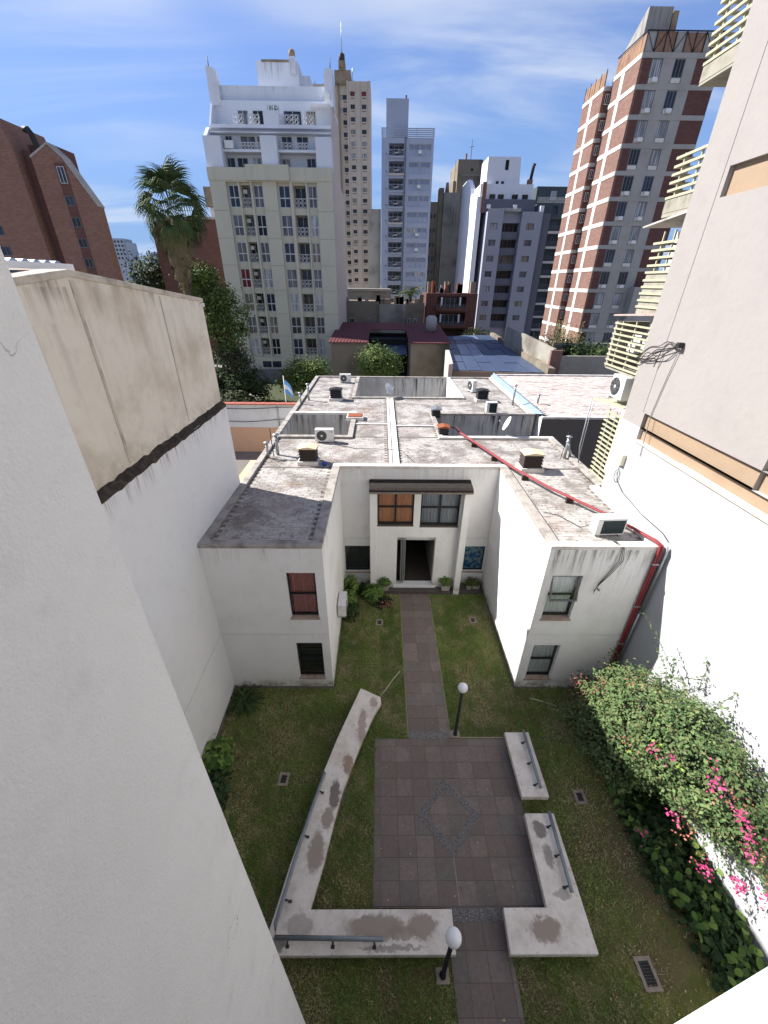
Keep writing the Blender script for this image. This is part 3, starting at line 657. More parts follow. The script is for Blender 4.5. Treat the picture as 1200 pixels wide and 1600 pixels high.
# ------------------------------------------------------------------ right neighbour: bright sunlit blank wall, slatted balconies round its far corner
rb = thing('apartment_block', (9, 6, 0), 'tall apartment block on the right with a sunlit blank wall, peach recesses and slatted balconies', 'building')
b = MB(); b.holes('W', -2, 13.1, 0, 8.66, 8.10, [(-2,12.06,8.28,8.66,.12,False)])
b.quad((8.1,13.1,0),(9.6,13.1,0),(9.6,13.1,8.66),(8.1,13.1,8.66)); b.build('wall', m_rw_lo, rb, label='bright white lower wall')
b = MB(); b.holes('W', 7.73, 13.1, 8.66, 23, 8.10, [(7.73,12.06,8.66,9.12,.12,False),(7.73,12.0,14.36,14.95,.12,False),(12.145,12.165,9.12,23,.015,True)])
b.quad((8.1,13.1,8.66),(9.6,13.1,8.66),(9.6,13.1,23),(8.1,13.1,23))
b.quad((8.1,7.73,9.12),(8.1,7.73,23),(8.9,7.73,23),(8.9,7.73,9.12)); b.build('wall', m_rw_up, rb, label='pinkish grey upper wall')
b = MB(); b.holes('W', -2, 7.73, 9.3, 23, 8.9); b.quad((8.1,-2,9.12),(8.9,-2,9.12),(8.9,7.73,9.12),(8.1,7.73,9.12)); b.build('wall', m_rw_up, rb)
b = MB(); b.holes('W', -2, 12.06, 8.2, 9.2, 8.215); b.build('recess_back', m_orange, rb, label='peach painted band set back in the wall')
b = MB(); b.holes('W', 7.7, 12.0, 14.3, 15.0, 8.215); b.build('recess_back', m_orange, rb)
b = MB(); b.box(8.04,8.214,-2,12.06,8.24,8.285); b.build('ledge', plaster('peeling_ledge', S(214,200,184), S(186,150,128), .6, 3, dirt=S(150,84,70), spots=.9), rb)
b = MB(); b.box(8.01,8.21,3,10.0,8.286,8.33); b.build('ledge', plaster('broken_render', S(226,216,204), S(196,160,140), .8, 3, dirt=S(160,84,66), spots=1.), rb, bevel=.02)
b = MB(); b.box(8.07,8.099,-.5,12,8.235,8.243); b.build('rust_line', m_rust, rb)
b = MB(); b.box(9.6,16,-2,13.1,0,24); b.build('wall', m_rw_up, rb)
# balconies beyond the corner
m_slat = plain('pale_yellow_slat', S(172,169,142), .6, 0, .3, .3, 6, S(132,130,112))
m_bal = plaster('grey_balcony_cement', S(150,146,132), S(110,106,96), .6, 3, tops=[(14.7,.5,.5)], dirt=S(70,66,60))
m_white_in = plain('balcony_back_wall', (.62,.62,.60,1), .9, var=.2)
def slat(z, y1, w=.05, h=.06, x=8.28, y0=13.14, ret=True):
    b = MB(); b.box(x-.012,x+.045,y0,y1,z-h/2,z+h/2)
    if ret: b.box(x+.045,x+1.0,y1-.05,y1,z-h/2,z+h/2)
    b.build('slat', m_slat, rb)
def bal_post(x, y, z0, z1, r=.022):
    b = MB(); b.box(x-r,x+r,y-r,y+r,z0,z1); b.build('post', m_slat, rb)
for z in (18.72,18.54,18.36,18.18,18.0,17.82,17.64,17.47): slat(z, 14.62)
for y in (13.6,14.35): bal_post(8.34, y, 17.4, 18.8); bal_post(9.2, y, 17.4, 18.8)
b = MB(); b.box(8.30,9.6,13.1,14.6,17.06,17.12); b.box(8.29,8.36,13.1,14.6,17.12,17.43); b.box(8.36,9.6,14.53,14.6,17.12,17.43); b.build('balcony_slab', m_bal, rb)
for z in (15.62,15.43,15.25,15.07,14.89,14.72): slat(z, 14.60)
for y in (13.6,14.3): bal_post(8.34, y, 14.68, 15.68); bal_post(9.2, y, 14.68, 15.68)
b = MB(); b.box(8.30,9.6,13.1,14.58,14.26,14.36); b.box(8.29,8.36,13.1,14.58,14.36,14.70); b.build('balcony_slab', m_bal, rb)
b = MB(); b.add([(8.2,13.12,14.30),(9.5,13.12,14.36),(9.5,15.2,14.14),(8.2,15.25,14.12),(8.2,13.12,14.24),(9.5,13.12,14.3),(9.5,15.2,14.10),(8.2,15.25,14.08)], [(0,1,2,3),(7,6,5,4),(0,3,7,4),(3,2,6,7),(2,1,5,6),(0,4,5,1)])
b.build('awning', plaster('grey_awning', S(176,172,164), S(120,116,108), .6, 4), rb)
for z in (13.62,13.44,13.25,13.05): slat(z, 14.54)
for y in (13.7,14.2): bal_post(8.34, y, 12.9, 13.9)
for i, z in enumerate((12.87,12.66,12.48,12.30,12.11,11.93)): slat(z, 14.54, ret=False)
b = MB(); b.box(8.31,8.42,13.1,14.5,11.80,12.86); b.box(8.42,9.6,14.4,14.5,11.8,12.86); b.box(8.31,9.6,13.1,14.5,11.72,11.80); b.build('balcony_slab', m_bal, rb)
b = MB(); b.add([(8.15,13.12,11.80),(9.5,13.12,11.86),(9.5,15.4,11.66),(8.15,15.5,11.64),(8.15,13.12,11.74),(9.5,13.12,11.8),(9.5,15.4,11.61),(8.15,15.5,11.59)], [(0,1,2,3),(7,6,5,4),(0,3,7,4),(3,2,6,7),(2,1,5,6),(0,4,5,1)])
b.build('awning', plaster('brownish_awning', S(168,150,142), S(120,104,98), .6, 4), rb)
for i in range(9): slat(11.37-.17*i, 15.5, ret=False, h=.05)
for y in (13.5,14.3,15.1): bal_post(8.36, y, 9.9, 11.5)
b = MB(); b.box(8.34,9.6,15.42,15.56,9.9,11.42); b.box(8.34,9.6,13.1,15.5,9.86,9.93); b.build('balcony_slab', m_bal, rb)
for y0,z0 in ((14.5,10.75),(14.7,10.45),(13.9,10.6)):
    b = MB(); b.box(8.75,8.95,y0,y0+.45,z0,z0+.30); b.build('stored_box', m_white_in, rb)
b = MB(); b.add([(8.05,13.12,8.98),(9.4,13.12,9.05),(9.4,14.5,8.9),(8.05,15.25,8.80),(8.05,13.12,8.94),(9.4,13.12,9.01),(9.4,14.5,8.86),(8.05,15.25,8.76)], [(0,1,2,3),(7,6,5,4),(0,3,7,4),(3,2,6,7),(2,1,5,6),(0,4,5,1)])
b.build('awning', plain('dusty_green_sheet', S(176,174,146), .8, var=.5), rb)
for i in range(15): slat(8.55-.168*i, 14.45, ret=False, h=.045, x=8.26)
for y in (13.4,13.85,14.3): bal_post(8.32, y, 6.1, 8.65, .015)
b = MB(); b.box(9.3,9.45,13.12,15.2,5.8,14.0); b.build('wall', m_white_in, rb)
b = MB(); b.box(9.25,9.299,13.6,14.3,12.9,14.0); b.box(9.25,9.299,13.5,14.8,10.2,11.5); b.box(9.2,9.299,13.5,14.4,6.2,8.5); b.build('balcony_window', m_dark, rb)
b = MB(); b.tube([(8.0,15.2,8.8),(8.0,15.15,6.9),(8.1,15.1,6.2)], .022, 6); b.build('drain_pipe', m_galv, rb)
b = MB(); b.tube([(8.12,15.25,8.8),(8.12,15.2,6.2)], .015, 6); b.build('drain_pipe', m_galv, rb)
# cables, junction box, hose coil on the wall
m_cable = plain('black_cable', (.03,.03,.03,1), .6)
cb = thing('cable_bundle', (8.06, 11.5, 11.1), 'bundle of black cables looping from a bracket high on the right wall round its corner', 'cables')
hub = Vector((8.02,11.45,11.13))
for i in range(6):
    b = MB(); P0 = hub+Vector((0,random.uniform(-.05,.05),random.uniform(-.06,.06))); P3 = Vector((8.04,13.14,10.5+random.uniform(-.05,.08))); pts = []
    ph = random.random()*6; am = random.uniform(.02,.09)
    for t in range(17):
        s = t/16; p = P0.lerp(P3, s); p.z += math.sin(s*math.pi)*(.18-i*.07)+am*math.sin(s*13+ph); p.x -= .06+.04*math.sin(s*9+i); pts.append(p)
    b.tube(pts, .012, 5); b.build('cable', m_cable, cb)
b = MB(); b.box(7.93,8.09,11.38,11.5,11.07,11.2); b.build('bracket', m_cable, cb, bevel=.01)
b = MB(); b.tube([(8.0,12.1,10.95),(7.98,12.13,10.7),(7.99,12.2,10.45)], .014, 5); b.build('cable', m_cable, cb)
b = MB(); b.tube([(8.05,11.45,11.1),(8.07,11.6,10.2),(8.07,11.72,9.2),(8.07,11.62,8.3),(8.07,11.57,7.9)], .012, 5); tag(b.build('wall_cable', plain('grey_cable', (.2,.2,.2,1), .7)), 'grey cable hanging down the right wall across the peach band', 'cable')
jb = thing('junction_box', (8.05, 12.35, 7.43), 'beige junction box on the bright right wall above a looped cable', 'junction box')
b = MB(); b.box(7.96,8.095,12.22,12.5,7.30,7.68); b.build('box_body', plain('beige_plastic', S(214,208,184), .5), jb, bevel=.015)
b = MB(); b.box(7.945,7.962,12.24,12.48,7.33,7.66); b.build('lid', plain('beige_lid', S(224,218,196), .5), jb, bevel=.006)
b = MB(); pts = [(8.07,12.38,7.32),(8.07,12.4,7.1)]+[(8.06,12.36+.14*math.sin(a),6.88+.22*math.cos(a)) for a in [i*.5 for i in range(13)]]
b.tube(pts, .011, 5); b.build('cable', m_cable, jb)
b = MB(); b.tube([(8.07,12.4,7.0),(8.07,12.3,6.75),(8.05,11.8,6.55),(8.05,10.6,6.4),(8.05,9.5,6.4),(8.06,9.2,6.3)], .011, 5); b.build('cable', m_cable, jb)

# ------------------------------------------------------------------ red twin pipe over the roof and down the front corner
rp = thing('red_pipe', (7.9, 9.1, 0), 'twin red pipe crossing the roof diagonally and running down the right front corner', 'pipe')
for dx, dz in ((0,0),(.07,-.01)):
    b = MB(); b.tube([(3.62+dx,18.9,6.42),(3.78+dx,18.55,6.30),(4.3+dx,17.0,6.29),(5.15+dx,14.35,6.29),(5.93+dx,12.66,6.28),(7.02+dx,10.85,6.28+dz),(7.40+dx,10.12,6.28+dz),(7.74+dx,9.30,6.27),(7.80+dx,9.10,6.22),(7.80+dx,9.07,6.0),(7.82+dx,9.07,3),(7.83+dx,9.07,.0)], .034, 8)
    b.build('pipe_run', m_red, rp)
b = MB(); b.tube([(3.1,18.95,6.35),(3.4,18.95,6.45),(3.62,18.9,6.42),(3.80,18.5,6.31)], .045, 8); b.build('hose_end', m_black, rp)
for x,y in ((4.22,17.2),(4.75,15.6),(5.45,13.7),(6.4,11.9)):
    b = MB(); b.box(x-.09,x+.15,y-.05,y+.05,6.06,6.25); b.build('pipe_support', m_brown, rp)
for z in (5.6,4.0,2.4,.8):
    b = MB(); b.box(7.77,7.96,9.03,9.15,z,z+.04); b.build('clamp', m_galv, rp)
gt = thing('downpipe', (7.98, 9.05, 0), 'grey rainwater downpipe beside the red pipe at the right front corner', 'pipe')
b = MB(); b.tube([(7.99,9.10,6.2),(7.99,9.02,6.05),(7.985,9.02,3.8)], .045, 8); b.build('pipe_run', m_galv, gt)
b = MB(); b.tube([(7.975,9.02,3.85),(7.97,9.02,1.2)], .036, 8); b.build('pipe_run', m_galv, gt)
b = MB(); b.box(7.93,8.03,8.97,9.14,3.8,3.86); b.build('clamp', m_galv, gt)
b = MB()
for kk in range(4):
    pts = [(8.05-.02*kk, 8.62+(.17+.02*kk)*math.cos(a)+.03*math.sin(3*a+kk), 1.2+(.26+.02*kk)*math.sin(a)) for a in [i*.35 for i in range(19)]]
    b.tube(pts, .012, 5)
hc = b.build('cable_coil', plain('reddish_cable', S(96,60,58), .7)); tag(hc, 'coil of reddish cable hung low on the shaded wall behind the bougainvillea', 'cable coil')

# ------------------------------------------------------------------ equipment on the roofs
def text_mesh(s, size):
    cu = bpy.data.curves.new('t', 'FONT'); cu.body = s; cu.size = size; cu.extrude = .001; ob = bpy.data.objects.new('t', cu)
    dg = bpy.context.evaluated_depsgraph_get(); COL.objects.link(ob); dg.update(); me = bpy.data.meshes.new_from_object(ob.evaluated_get(dg)); bpy.data.objects.remove(ob); return me
def ac_unit(loc, rotz, label, w=.82, h=.58, d=.30, back=False, stand=.06):
    t = thing('air_conditioner', loc, label, 'air conditioner', 'outdoor air conditioner units')
    M_ = lambda n,b,m,bev=0: inst_local(n, b, m, t, bev)
    b = MB(); b.box(-w/2,w/2,-d/2,d/2,stand,stand+h); M_('casing', b, m_ac, .015)
    if not back:
        b = MB(); cx_, cz_ = -w*.14, stand+h*.5; r = h*.40
        vs = [(cx_,-d/2-.004,cz_)]+[(cx_+r*math.cos(a*math.pi/12),-d/2-.004,cz_+r*math.sin(a*math.pi/12)) for a in range(24)]
        b.add(vs, [(0,1+(i+1)%24,1+i) for i in range(24)][::1]); M_('fan_opening', b, m_black)
        b = MB()
        for rr in (.2,.4,.6,.8,1.0):
            b.tube([(cx_+r*rr*math.cos(a*math.pi/12),-d/2-.012,cz_+r*rr*math.sin(a*math.pi/12)) for a in range(25)], .004, 4)
        for a in range(8): b.tube([(cx_,-d/2-.012,cz_),(cx_+r*math.cos(a*math.pi/4),-d/2-.012,cz_+r*math.sin(a*math.pi/4))], .004, 4)
        M_('fan_grille', b, plainc('grille_wire', (.30,.30,.30,1)))
        b = MB(); b.box(cx_-.045,cx_+.045,-d/2-.02,-d/2-.008,cz_-.045,cz_+.045); M_('fan_hub', b, m_ac, .02)
        b = MB(); b.box(w*.30,w*.46,-d/2-.006,-d/2+.01,stand+h*.78,stand+h*.86); M_('badge', b, plainc('grey_badge', (.3,.32,.34,1)))
    else:
        b = MB(); b.box(-w/2+.16,w/2-.04,-d/2-.006,-d/2+.02,stand+.05,stand+h-.06); M_('coil', b, m_coil)
        b = MB()
        for i in range(9): x = -w/2+.18+(w-.24)*i/8; b.box(x-.004,x+.004,-d/2-.014,-d/2-.007,stand+.05,stand+h-.06)
        o = M_('coil_guard', b, m_coil); o['kind'] = 'stuff'
    for sx in (-.36,.36):
        b = MB(); b.box(sx*w-.03,sx*w+.03,-d/2-.02,d/2+.02,0,stand); M_('foot', b, m_galv)
    t.rotation_euler = (0,0,rotz); return t
_pc = {}
def plainc(n, c, r=.7):
    if n not in _pc: _pc[n] = plain(n, c, r)
    return _pc[n]
def inst_local(name, b, m, parent, bev=0):
    org = b.org(); o = bpy.data.objects.new(name, b.mesh(name, m, org)); COL.objects.link(o); o.parent = parent; o.location = org
    if bev: md = o.modifiers.new('bevel','BEVEL'); md.width = bev; md.segments = 2
    return o
ac_unit((-2.6,17.75,6.06), 0, 'white air conditioner with round fan on the roof left of the central rib', w=.85)
ac_unit((-2.65,30.5,6.06), 0, 'white air conditioner at the far left edge of the house roof')
ac_unit((6.73,9.98,6.06), R(3), 'white air conditioner with dark back grille at the right front roof edge', w=.88, h=.55, d=.34, back=True)
ac_unit((6.3,22.65,6.06), R(2), 'white air conditioner with striped back on the roof edge above the right light well', w=.62, h=.62, back=True)
ac_unit((6.25,27.9,6.06), R(-72), 'narrow air conditioner seen end on, farthest on the right roof', w=.62, h=.75)
a = ac_unit((-1.44,11.55,1.45), R(90), 'weathered air conditioner on the side wall of the left wing above the lawn', w=.82, h=.55)
b = MB(); b.box(-.35,-.31,-.14,.16,-.04,0); b.box(.31,.35,-.14,.16,-.04,0); inst_local('bracket', b, m_galv, a)
ac_unit((8.28,14.0,9.05), R(-90), 'white air conditioner with dark fan on the ledge of the right building', w=.82, h=.74)

def vent(loc, w, d, h, label, cap, slatc, caph=.10, n=4, overhang=.05, base=True):
    t = thing('roof_vent', loc, label, 'roof vent', 'louvred roof vents')
    if base: b = MB(); b.box(-w/2-.06,w/2+.06,-d/2-.06,d/2+.06,0,h*.22); inst_local('base', b, m_coping_light, t, .01)
    z0 = h*.22 if base else 0; z1 = h-caph; b = MB(); b.box(-w/2+.05,w/2-.05,-d/2+.05,d/2-.05,z0,z1); inst_local('core', b, m_black, t)
    for i in range(n):
        z = z0+(z1-z0)*(i+.15)/n; s = (z1-z0)/n*.8; b = MB()
        b.add([(-w/2,-d/2,z),(w/2,-d/2,z),(w/2,d/2,z),(-w/2,d/2,z),(-w/2+.05,-d/2+.05,z+s),(w/2-.05,-d/2+.05,z+s),(w/2-.05,d/2-.05,z+s),(-w/2+.05,d/2-.05,z+s)], [(0,1,5,4),(1,2,6,5),(2,3,7,6),(3,0,4,7),(3,2,1,0),(4,5,6,7)])
        inst_local('louvre', b, slatc, t)
    e = overhang; b = MB(); b.add([(-w/2-e,-d/2-e,z1),(w/2+e,-d/2-e,z1),(w/2+e,d/2+e,z1),(-w/2-e,d/2+e,z1),(-w/2-e,-d/2-e,z1+caph*.3),(w/2+e,-d/2-e,z1+caph*.3),(w/2+e,d/2+e,z1+caph*.3),(-w/2-e,d/2+e,z1+caph*.3),(0,-d/2-e*.6,z1+caph),(0,d/2+e*.6,z1+caph)],
        [(3,2,1,0),(0,1,5,4),(1,2,6,5),(2,3,7,6),(3,0,4,7),(4,5,8),(5,6,9,8),(6,7,9),(7,4,8,9)]); inst_local('cap', b, cap, t)
    return t
vent((-2.95,15.25,6.06), .72, .55, .78, 'tan capped louvred vent on the left roof with a blue bowl beside it', m_tan, m_brown, overhang=.02)
vent((5.98,14.72,6.06), .78, .6, .80, 'tan capped louvred vent on the right roof beside the red pipe', m_tan, m_brown, overhang=.02)
vent((-2.85,25.5,6.06), .72, .6, .75, 'black louvred vent on the far left part of the roof', m_black, m_black)
vent((6.4,25.5,6.06), .70, .6, .75, 'black louvred vent on the far right part of the roof', m_black, m_black)
vent((3.05,21.9,6.06), .5, .5, .55, 'small dark vent at the far corner of the right light well', m_galv, m_black, n=2, base=False)
vent((3.06,18.85,6.06), .5, .5, .52, 'small rusty topped vent where the red pipe starts', m_rust, m_black, n=2, base=False)
ht = thing('roof_hatch', (-1.4,21.4,6.06), 'low roof hatch with a rusty lid beside the central rib', 'roof hatch')
b = MB(); b.box(-.46,.46,-.38,.38,0,.2); inst_local('curb', b, m_coping_light, ht, .02)
b = MB(); b.box(-.38,.38,-.30,.30,.2,.24); inst_local('lid', b, m_rust, ht, .01)
b = MB(); b.ball((0,0,.09), .11,.11,.09, 14, 8); o = b.build('blue_bowl', plain('blue_plastic', S(40,70,150), .5)); o.location = (-2.28,14.95,6.06); tag(o, 'blue plastic bowl on the left roof beside the tan vent', 'bowl')
def vpipe(loc, h, r, label, cap='cone'):
    t = thing('vent_pipe', loc, label, 'vent pipe', 'galvanised vent pipes')
    b = MB(); b.tube([(0,0,0),(0,0,h*.5),(0,0,h)], r, 12); inst_local('shaft', b, m_galv, t)
    b = MB(); b.tube([(0,0,h+.04),(0,0,h+.07),(0,0,h+.11)], [r*2.1,r*2.2,r*.6], 14); inst_local('cowl', b, m_galv, t)
    b = MB(); b.tube([(0,0,h*.8),(0,0,h*.84)], r*1.35, 12); inst_local('collar', b, m_galv, t)
    return t
vpipe((-4.75,15.75,6.06), .62, .055, 'shorter vent pipe at the left roof edge nearest the viewer')
t = vpipe((-4.42,16.1,6.06), .85, .07, 'taller double collared vent pipe next to a thin mast at the left roof edge')
b = MB(); b.tube([(-.12,-.25,0),(-.14,-.25,1.25)], .018, 6); inst_local('mast', b, m_black, t)
vpipe((-4.9,24.4,6.06), .62, .055, 'farther short vent pipe on the left roof edge')
vpipe((-4.55,25.3,6.06), .95, .06, 'farther tall vent pipe on the left roof edge')
t = vpipe((7.86,15.9,6.06), .92, .06, 'twin vent pipe with a bend at the right roof edge')
b = MB(); b.tube([(.22,0,0),(.20,0,.3),(.08,-.02,.45),(.03,-.05,.7)], .055, 10); inst_local('bend', b, m_galv, t)
b = MB(); b.tube([(-.2,-.1,0),(-.12,-.1,1.2)], .012, 6); inst_local('rod', b, m_black, t)
vpipe((8.1,24.5,6.06), 1.15, .06, 'tall vent pipe beside the blue flashing')
vpipe((9.7,24.7,6.15), .45, .06, 'short vent pipe on the neighbouring right roof')
def dish(loc, rz, label, s=1.):
    t = thing('satellite_dish', loc, label, 'satellite dish', 'satellite dishes on the roof')
    b = MB(); b.tube([(0,0,0),(0,0,.3*s),(-.1*s,0,.45*s)], .02, 6); b.box(-.14,.14,-.1,.1,0,.03); inst_local('mount', b, m_galv, t)
    b = MB(); n = 20; vs = []; 
    ax = Vector((-.92,.12,.42)).normalized(); u = ax.cross(Vector((0,0,1))).normalized(); w = ax.cross(u); c0 = Vector((-.12*s,0,.6*s))
    for i in range(5):
        r = .34*s*i/4; dd = .09*s*(i/4)**2
        vs += [c0+ax*dd+u*r*math.cos(a*2*math.pi/n)+w*r*math.sin(a*2*math.pi/n)*1.08 for a in range(n)]
    fs = [(i*n+j,i*n+(j+1)%n,(i+1)*n+(j+1)%n,(i+1)*n+j) for i in range(4) for j in range(n)]
    b.add(vs, fs, True); o = inst_local('reflector', b, m_ac, t); md = o.modifiers.new('thickness','SOLIDIFY'); md.thickness = .012
    b = MB(); p1 = c0-w*(-.38*s)+ax*.02; p1 = c0+Vector((0,0,-.31*s)); p2 = c0+ax*.48*s+Vector((0,0,-.05*s)); b.tube([p1,p2], .012, 6); b.ball(p2, .035,.035,.05, 8, 6); inst_local('feed_arm', b, m_galv, t)
    t.rotation_euler = (0,0,rz); return t
dish((6.28,18.75,6.06), R(0), 'white satellite dish on the right roof casting an oval shadow')
dish((.35,26.05,6.06), R(150), 'grey satellite dish beside the deep far light well')

cc_ = thing('hanging_cables', (6.6,9.1,4.6), 'tangle of thin dark cables hanging from the air conditioner over the right front wall', 'cables')
for i in range(3):
    b = MB(); b.tube([(6.5+.05*i,9.7,6.2),(6.65+.04*i,9.3,6.2),(6.78+.03*i,9.11,6.14),(6.80+.06*i,9.1,5.7),(6.62+.05*i,9.1,5.25),(6.45+.02*i,9.1,4.85),(6.42,9.09,4.72)], .009, 4); b.build('cable', m_cable, cc_)
b = MB()
for i in range(9): a = random.uniform(3.4,6.0); b.tube([(6.42,9.09,4.72),(6.42+.14*math.cos(a),9.07,4.72+.2*math.sin(a)*random.uniform(.5,1.3))], .007, 4)
b.build('loose_ends', m_cable, cc_)['kind'] = 'stuff'

def loose_cable(pts, label):
    b = MB(); pp = []
    for i in range(len(pts)-1):
        for s in range(6): t_ = s/6; pp.append((pts[i][0]*(1-t_)+pts[i+1][0]*t_+random.gauss(0,.015), pts[i][1]*(1-t_)+pts[i+1][1]*t_+random.gauss(0,.015), pts[i][2]*(1-t_)+pts[i+1][2]*t_))
    pp.append(pts[-1]); b.tube(pp, .011, 5); tag(b.build('roof_cable', m_cable), label, 'cable')
loose_cable([(-2.2,17.7,6.3),(-2.0,17.3,6.09),(-1.2,16.9,6.09),(.2,16.6,6.16),(.9,16.5,6.16),(1.4,15.3,6.09)], 'dark cable wandering over the roof from the white air conditioner to the right')
loose_cable([(-4.7,15.7,6.1),(-4.2,15.3,6.09),(-3.4,15.5,6.09)], 'short dark cable on the roof between the vent pipes and the tan vent')
loose_cable([(5.9,22.5,6.2),(5.9,22.3,6.2),(5.85,22.2,5.6),(5.85,22.2,4.9)], 'cable hanging into the right light well')
loose_cable([(6.35,10.1,6.3),(6.1,10.3,6.1),(5.7,11.0,6.1),(5.3,11.2,6.1)], 'dark cable on the roof left of the front right air conditioner')
b = MB()
for i in range(90):
    x, y = random.choice([(random.uniform(5.2,7.6),random.uniform(9.5,18)),(random.uniform(-4.8,-2),random.uniform(9.5,18)),(random.uniform(-1,2.5),random.uniform(15,25))]); s = random.uniform(.015,.045); b.box(x,x+s,y,y+s*random.uniform(.6,2),6.065,6.075+s*.6)
tag(b.build('roof_rubble', m_coping), 'small rubble and crumbs lying about the tiled roof', 'rubble', kind='stuff')

# ------------------------------------------------------------------ concrete benches
def bench(name, loc, outline, label, z0=.27, z1=.45, foot=.10):
    t = thing(name, loc, label, 'bench', 'concrete benches round the paved square')
    b = MB(); b.prism(outline, z0, z1); o = b.build('seat', m_conc, t, bevel=.012)
    cxm = sum(p[0] for p in outline)/len(outline); 
    return t
bl = bench('concrete_bench', (-1.5,4,0), [(-.64,8.84),(.03,8.50),(.05,8.28),(-.14,7.95),(-.29,7.62),(-.58,6.88),(-.80,6.25),(-1.01,5.63),(-1.16,4.92),(-1.32,4.06),(-1.52,3.27),(1.63,3.27),(1.62,2.57),(-2.30,2.57),(-2.34,2.95),(-2.11,4.07),(-1.83,5.15),(-1.56,6.2),(-1.28,7.1),(-.94,8.04)], 'long curved L-shaped concrete bench with worn patches along the left of the square')
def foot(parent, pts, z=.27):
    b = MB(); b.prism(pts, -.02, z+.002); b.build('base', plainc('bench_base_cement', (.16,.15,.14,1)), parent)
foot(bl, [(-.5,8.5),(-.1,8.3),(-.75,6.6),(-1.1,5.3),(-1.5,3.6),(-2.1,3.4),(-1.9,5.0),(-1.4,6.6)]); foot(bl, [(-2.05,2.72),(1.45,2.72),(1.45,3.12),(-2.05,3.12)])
b1 = bench('concrete_bench', (4.25,6.4,0), [(3.89,5.50),(4.63,5.50),(4.63,7.29),(3.89,7.29)], 'short straight concrete bench at the upper right edge of the square')
foot(b1, [(4.02,5.65),(4.5,5.65),(4.5,7.15),(4.02,7.15)])
b2_ = bench('concrete_bench', (4.0,3.5,0), [(3.83,5.11),(4.60,5.11),(4.59,2.57),(2.75,2.57),(2.79,3.29),(3.76,3.29)], 'L-shaped concrete bench at the lower right corner of the square')
foot(b2_, [(3.97,5.0),(4.46,5.0),(4.46,2.72),(3.97,2.72)]); foot(b2_, [(2.95,2.72),(3.96,2.72),(3.96,3.12),(2.95,3.12)])
m_rail = plain('grey_painted_rail', S(132,140,146), .5, .2, .4, .4, 7, S(92,94,96))
def rail(parent, pts, stubs, r=.044):
    b = MB(); b.tube(pts, r, 10); b.build('rail', m_rail, parent)
    for (x,y,dx,dy) in stubs:
        b = MB(); b.tube([(x+dx,y+dy,.45),(x+dx*.6,y+dy*.6,.52),(x,y,.57)], .02, 6); b.box(x+dx-.04,x+dx+.04,y+dy-.03,y+dy+.03,.449,.457); b.build('bracket', plainc('dark_bracket', (.06,.055,.05,1)), parent)
rail(bl, [(-1.52,6.05,.59),(-1.76,5.14,.59),(-1.98,4.15,.59),(-2.20,3.0,.59),(-2.17,2.80,.59),(.11,2.77,.59)], [(-1.66,5.6,.12,0),(-1.9,4.6,.12,0),(-2.1,3.4,.12,0),(-1.9,2.79,0,-.09),(-.95,2.78,0,-.09),(-.08,2.77,0,-.09)])
rail(b1, [(4.44,7.27,.59),(4.42,5.65,.59)], [(4.44,6.95,-.1,0),(4.43,6.35,-.1,0),(4.42,5.78,-.1,0)])
rail(b2_, [(4.44,5.09,.59),(4.38,3.50,.59)], [(4.43,4.8,-.1,0),(4.41,4.2,-.1,0),(4.385,3.62,-.1,0)])
# ------------------------------------------------------------------ globe lamps
m_globe = plain('opal_globe', (.82,.82,.80,1), .35, 0, .5)
def lamp(loc, h, label):
    t = thing('globe_lamp', loc, label, 'garden lamp', 'globe lamps beside the path')
    b = MB(); b.box(-.14,.14,-.12,.12,-.02,.06); inst_local('base', b, plaster('lamp_base_cement', S(150,140,126), S(110,100,90), .7, 9), t, .01)
    b = MB(); b.tube([(0,0,.06),(0,0,.10),(0,0,.11),(0,0,h-.20)], [.07,.07,.048,.042], 14); inst_local('post', b, m_black, t)
    b = MB(); b.tube([(0,0,h-.22),(0,0,h-.13)], [.06,.075], 14); inst_local('collar', b, m_black, t)
    b = MB(); b.ball((0,0,h), .145,.145,.145, 24, 16); inst_local('globe', b, m_globe, t)
lamp((2.42,7.47,0), 2.33, 'white globe lamp on a black post where the path meets the square')
lamp((1.34,2.36,0), 2.42, 'white globe lamp on a black post in front of the long bench')

# ------------------------------------------------------------------ drains, hose lines
def drain(x, y, rz, label, w=.30, l=.36):
    t = thing('yard_drain', (x,y,0), label, 'drain', 'square drains set in the lawn')
    b = MB(); f = .07
    b.box(-w/2,w/2,-l/2,-l/2+f,-.02,.045); b.box(-w/2,w/2,l/2-f,l/2,-.02,.045); b.box(-w/2,-w/2+f,-l/2+f,l/2-f,-.02,.045); b.box(w/2-f,w/2,-l/2+f,l/2-f,-.02,.045)
    o = inst_local('frame', b, plaster('drain_cement', S(150,138,124), S(110,100,90), .6, 9), t)
    b = MB(); b.box(-w/2+f,w/2-f,-l/2+f,l/2-f,-.02,.012); inst_local('pit', b, m_black, t)
    n = 8
    for i in range(n):
        yy = -l/2+f+(l-2*f)*(i+.5)/n; b = MB(); b.box(-w/2+f,w/2-f,yy-.006,yy+.006,.02,.035); inst_local('bar', b, plainc('drain_iron', (.07,.065,.06,1)), t)
    t.rotation_euler = (0,0,rz)
drain(-.02,12.3,0,'small drain in the lawn left of the path near the door'); drain(3.98,12.45,R(3),'small drain in the lawn right of the path near the door')
drain(-2.76,6.15,R(-4),'drain in the lawn left of the long bench'); drain(5.65,5.68,R(2),'drain in the dark lawn right of the short bench'); drain(5.64,2.38,R(2),'large drain with pale frame nearest the lower right corner',.36,.50)
def strip(name, pts, label):
    b = MB(); b.tube(pts, .022, 6); tag(b.build(name, plain('pale_hose', S(176,176,140), .7)), label, 'hose')
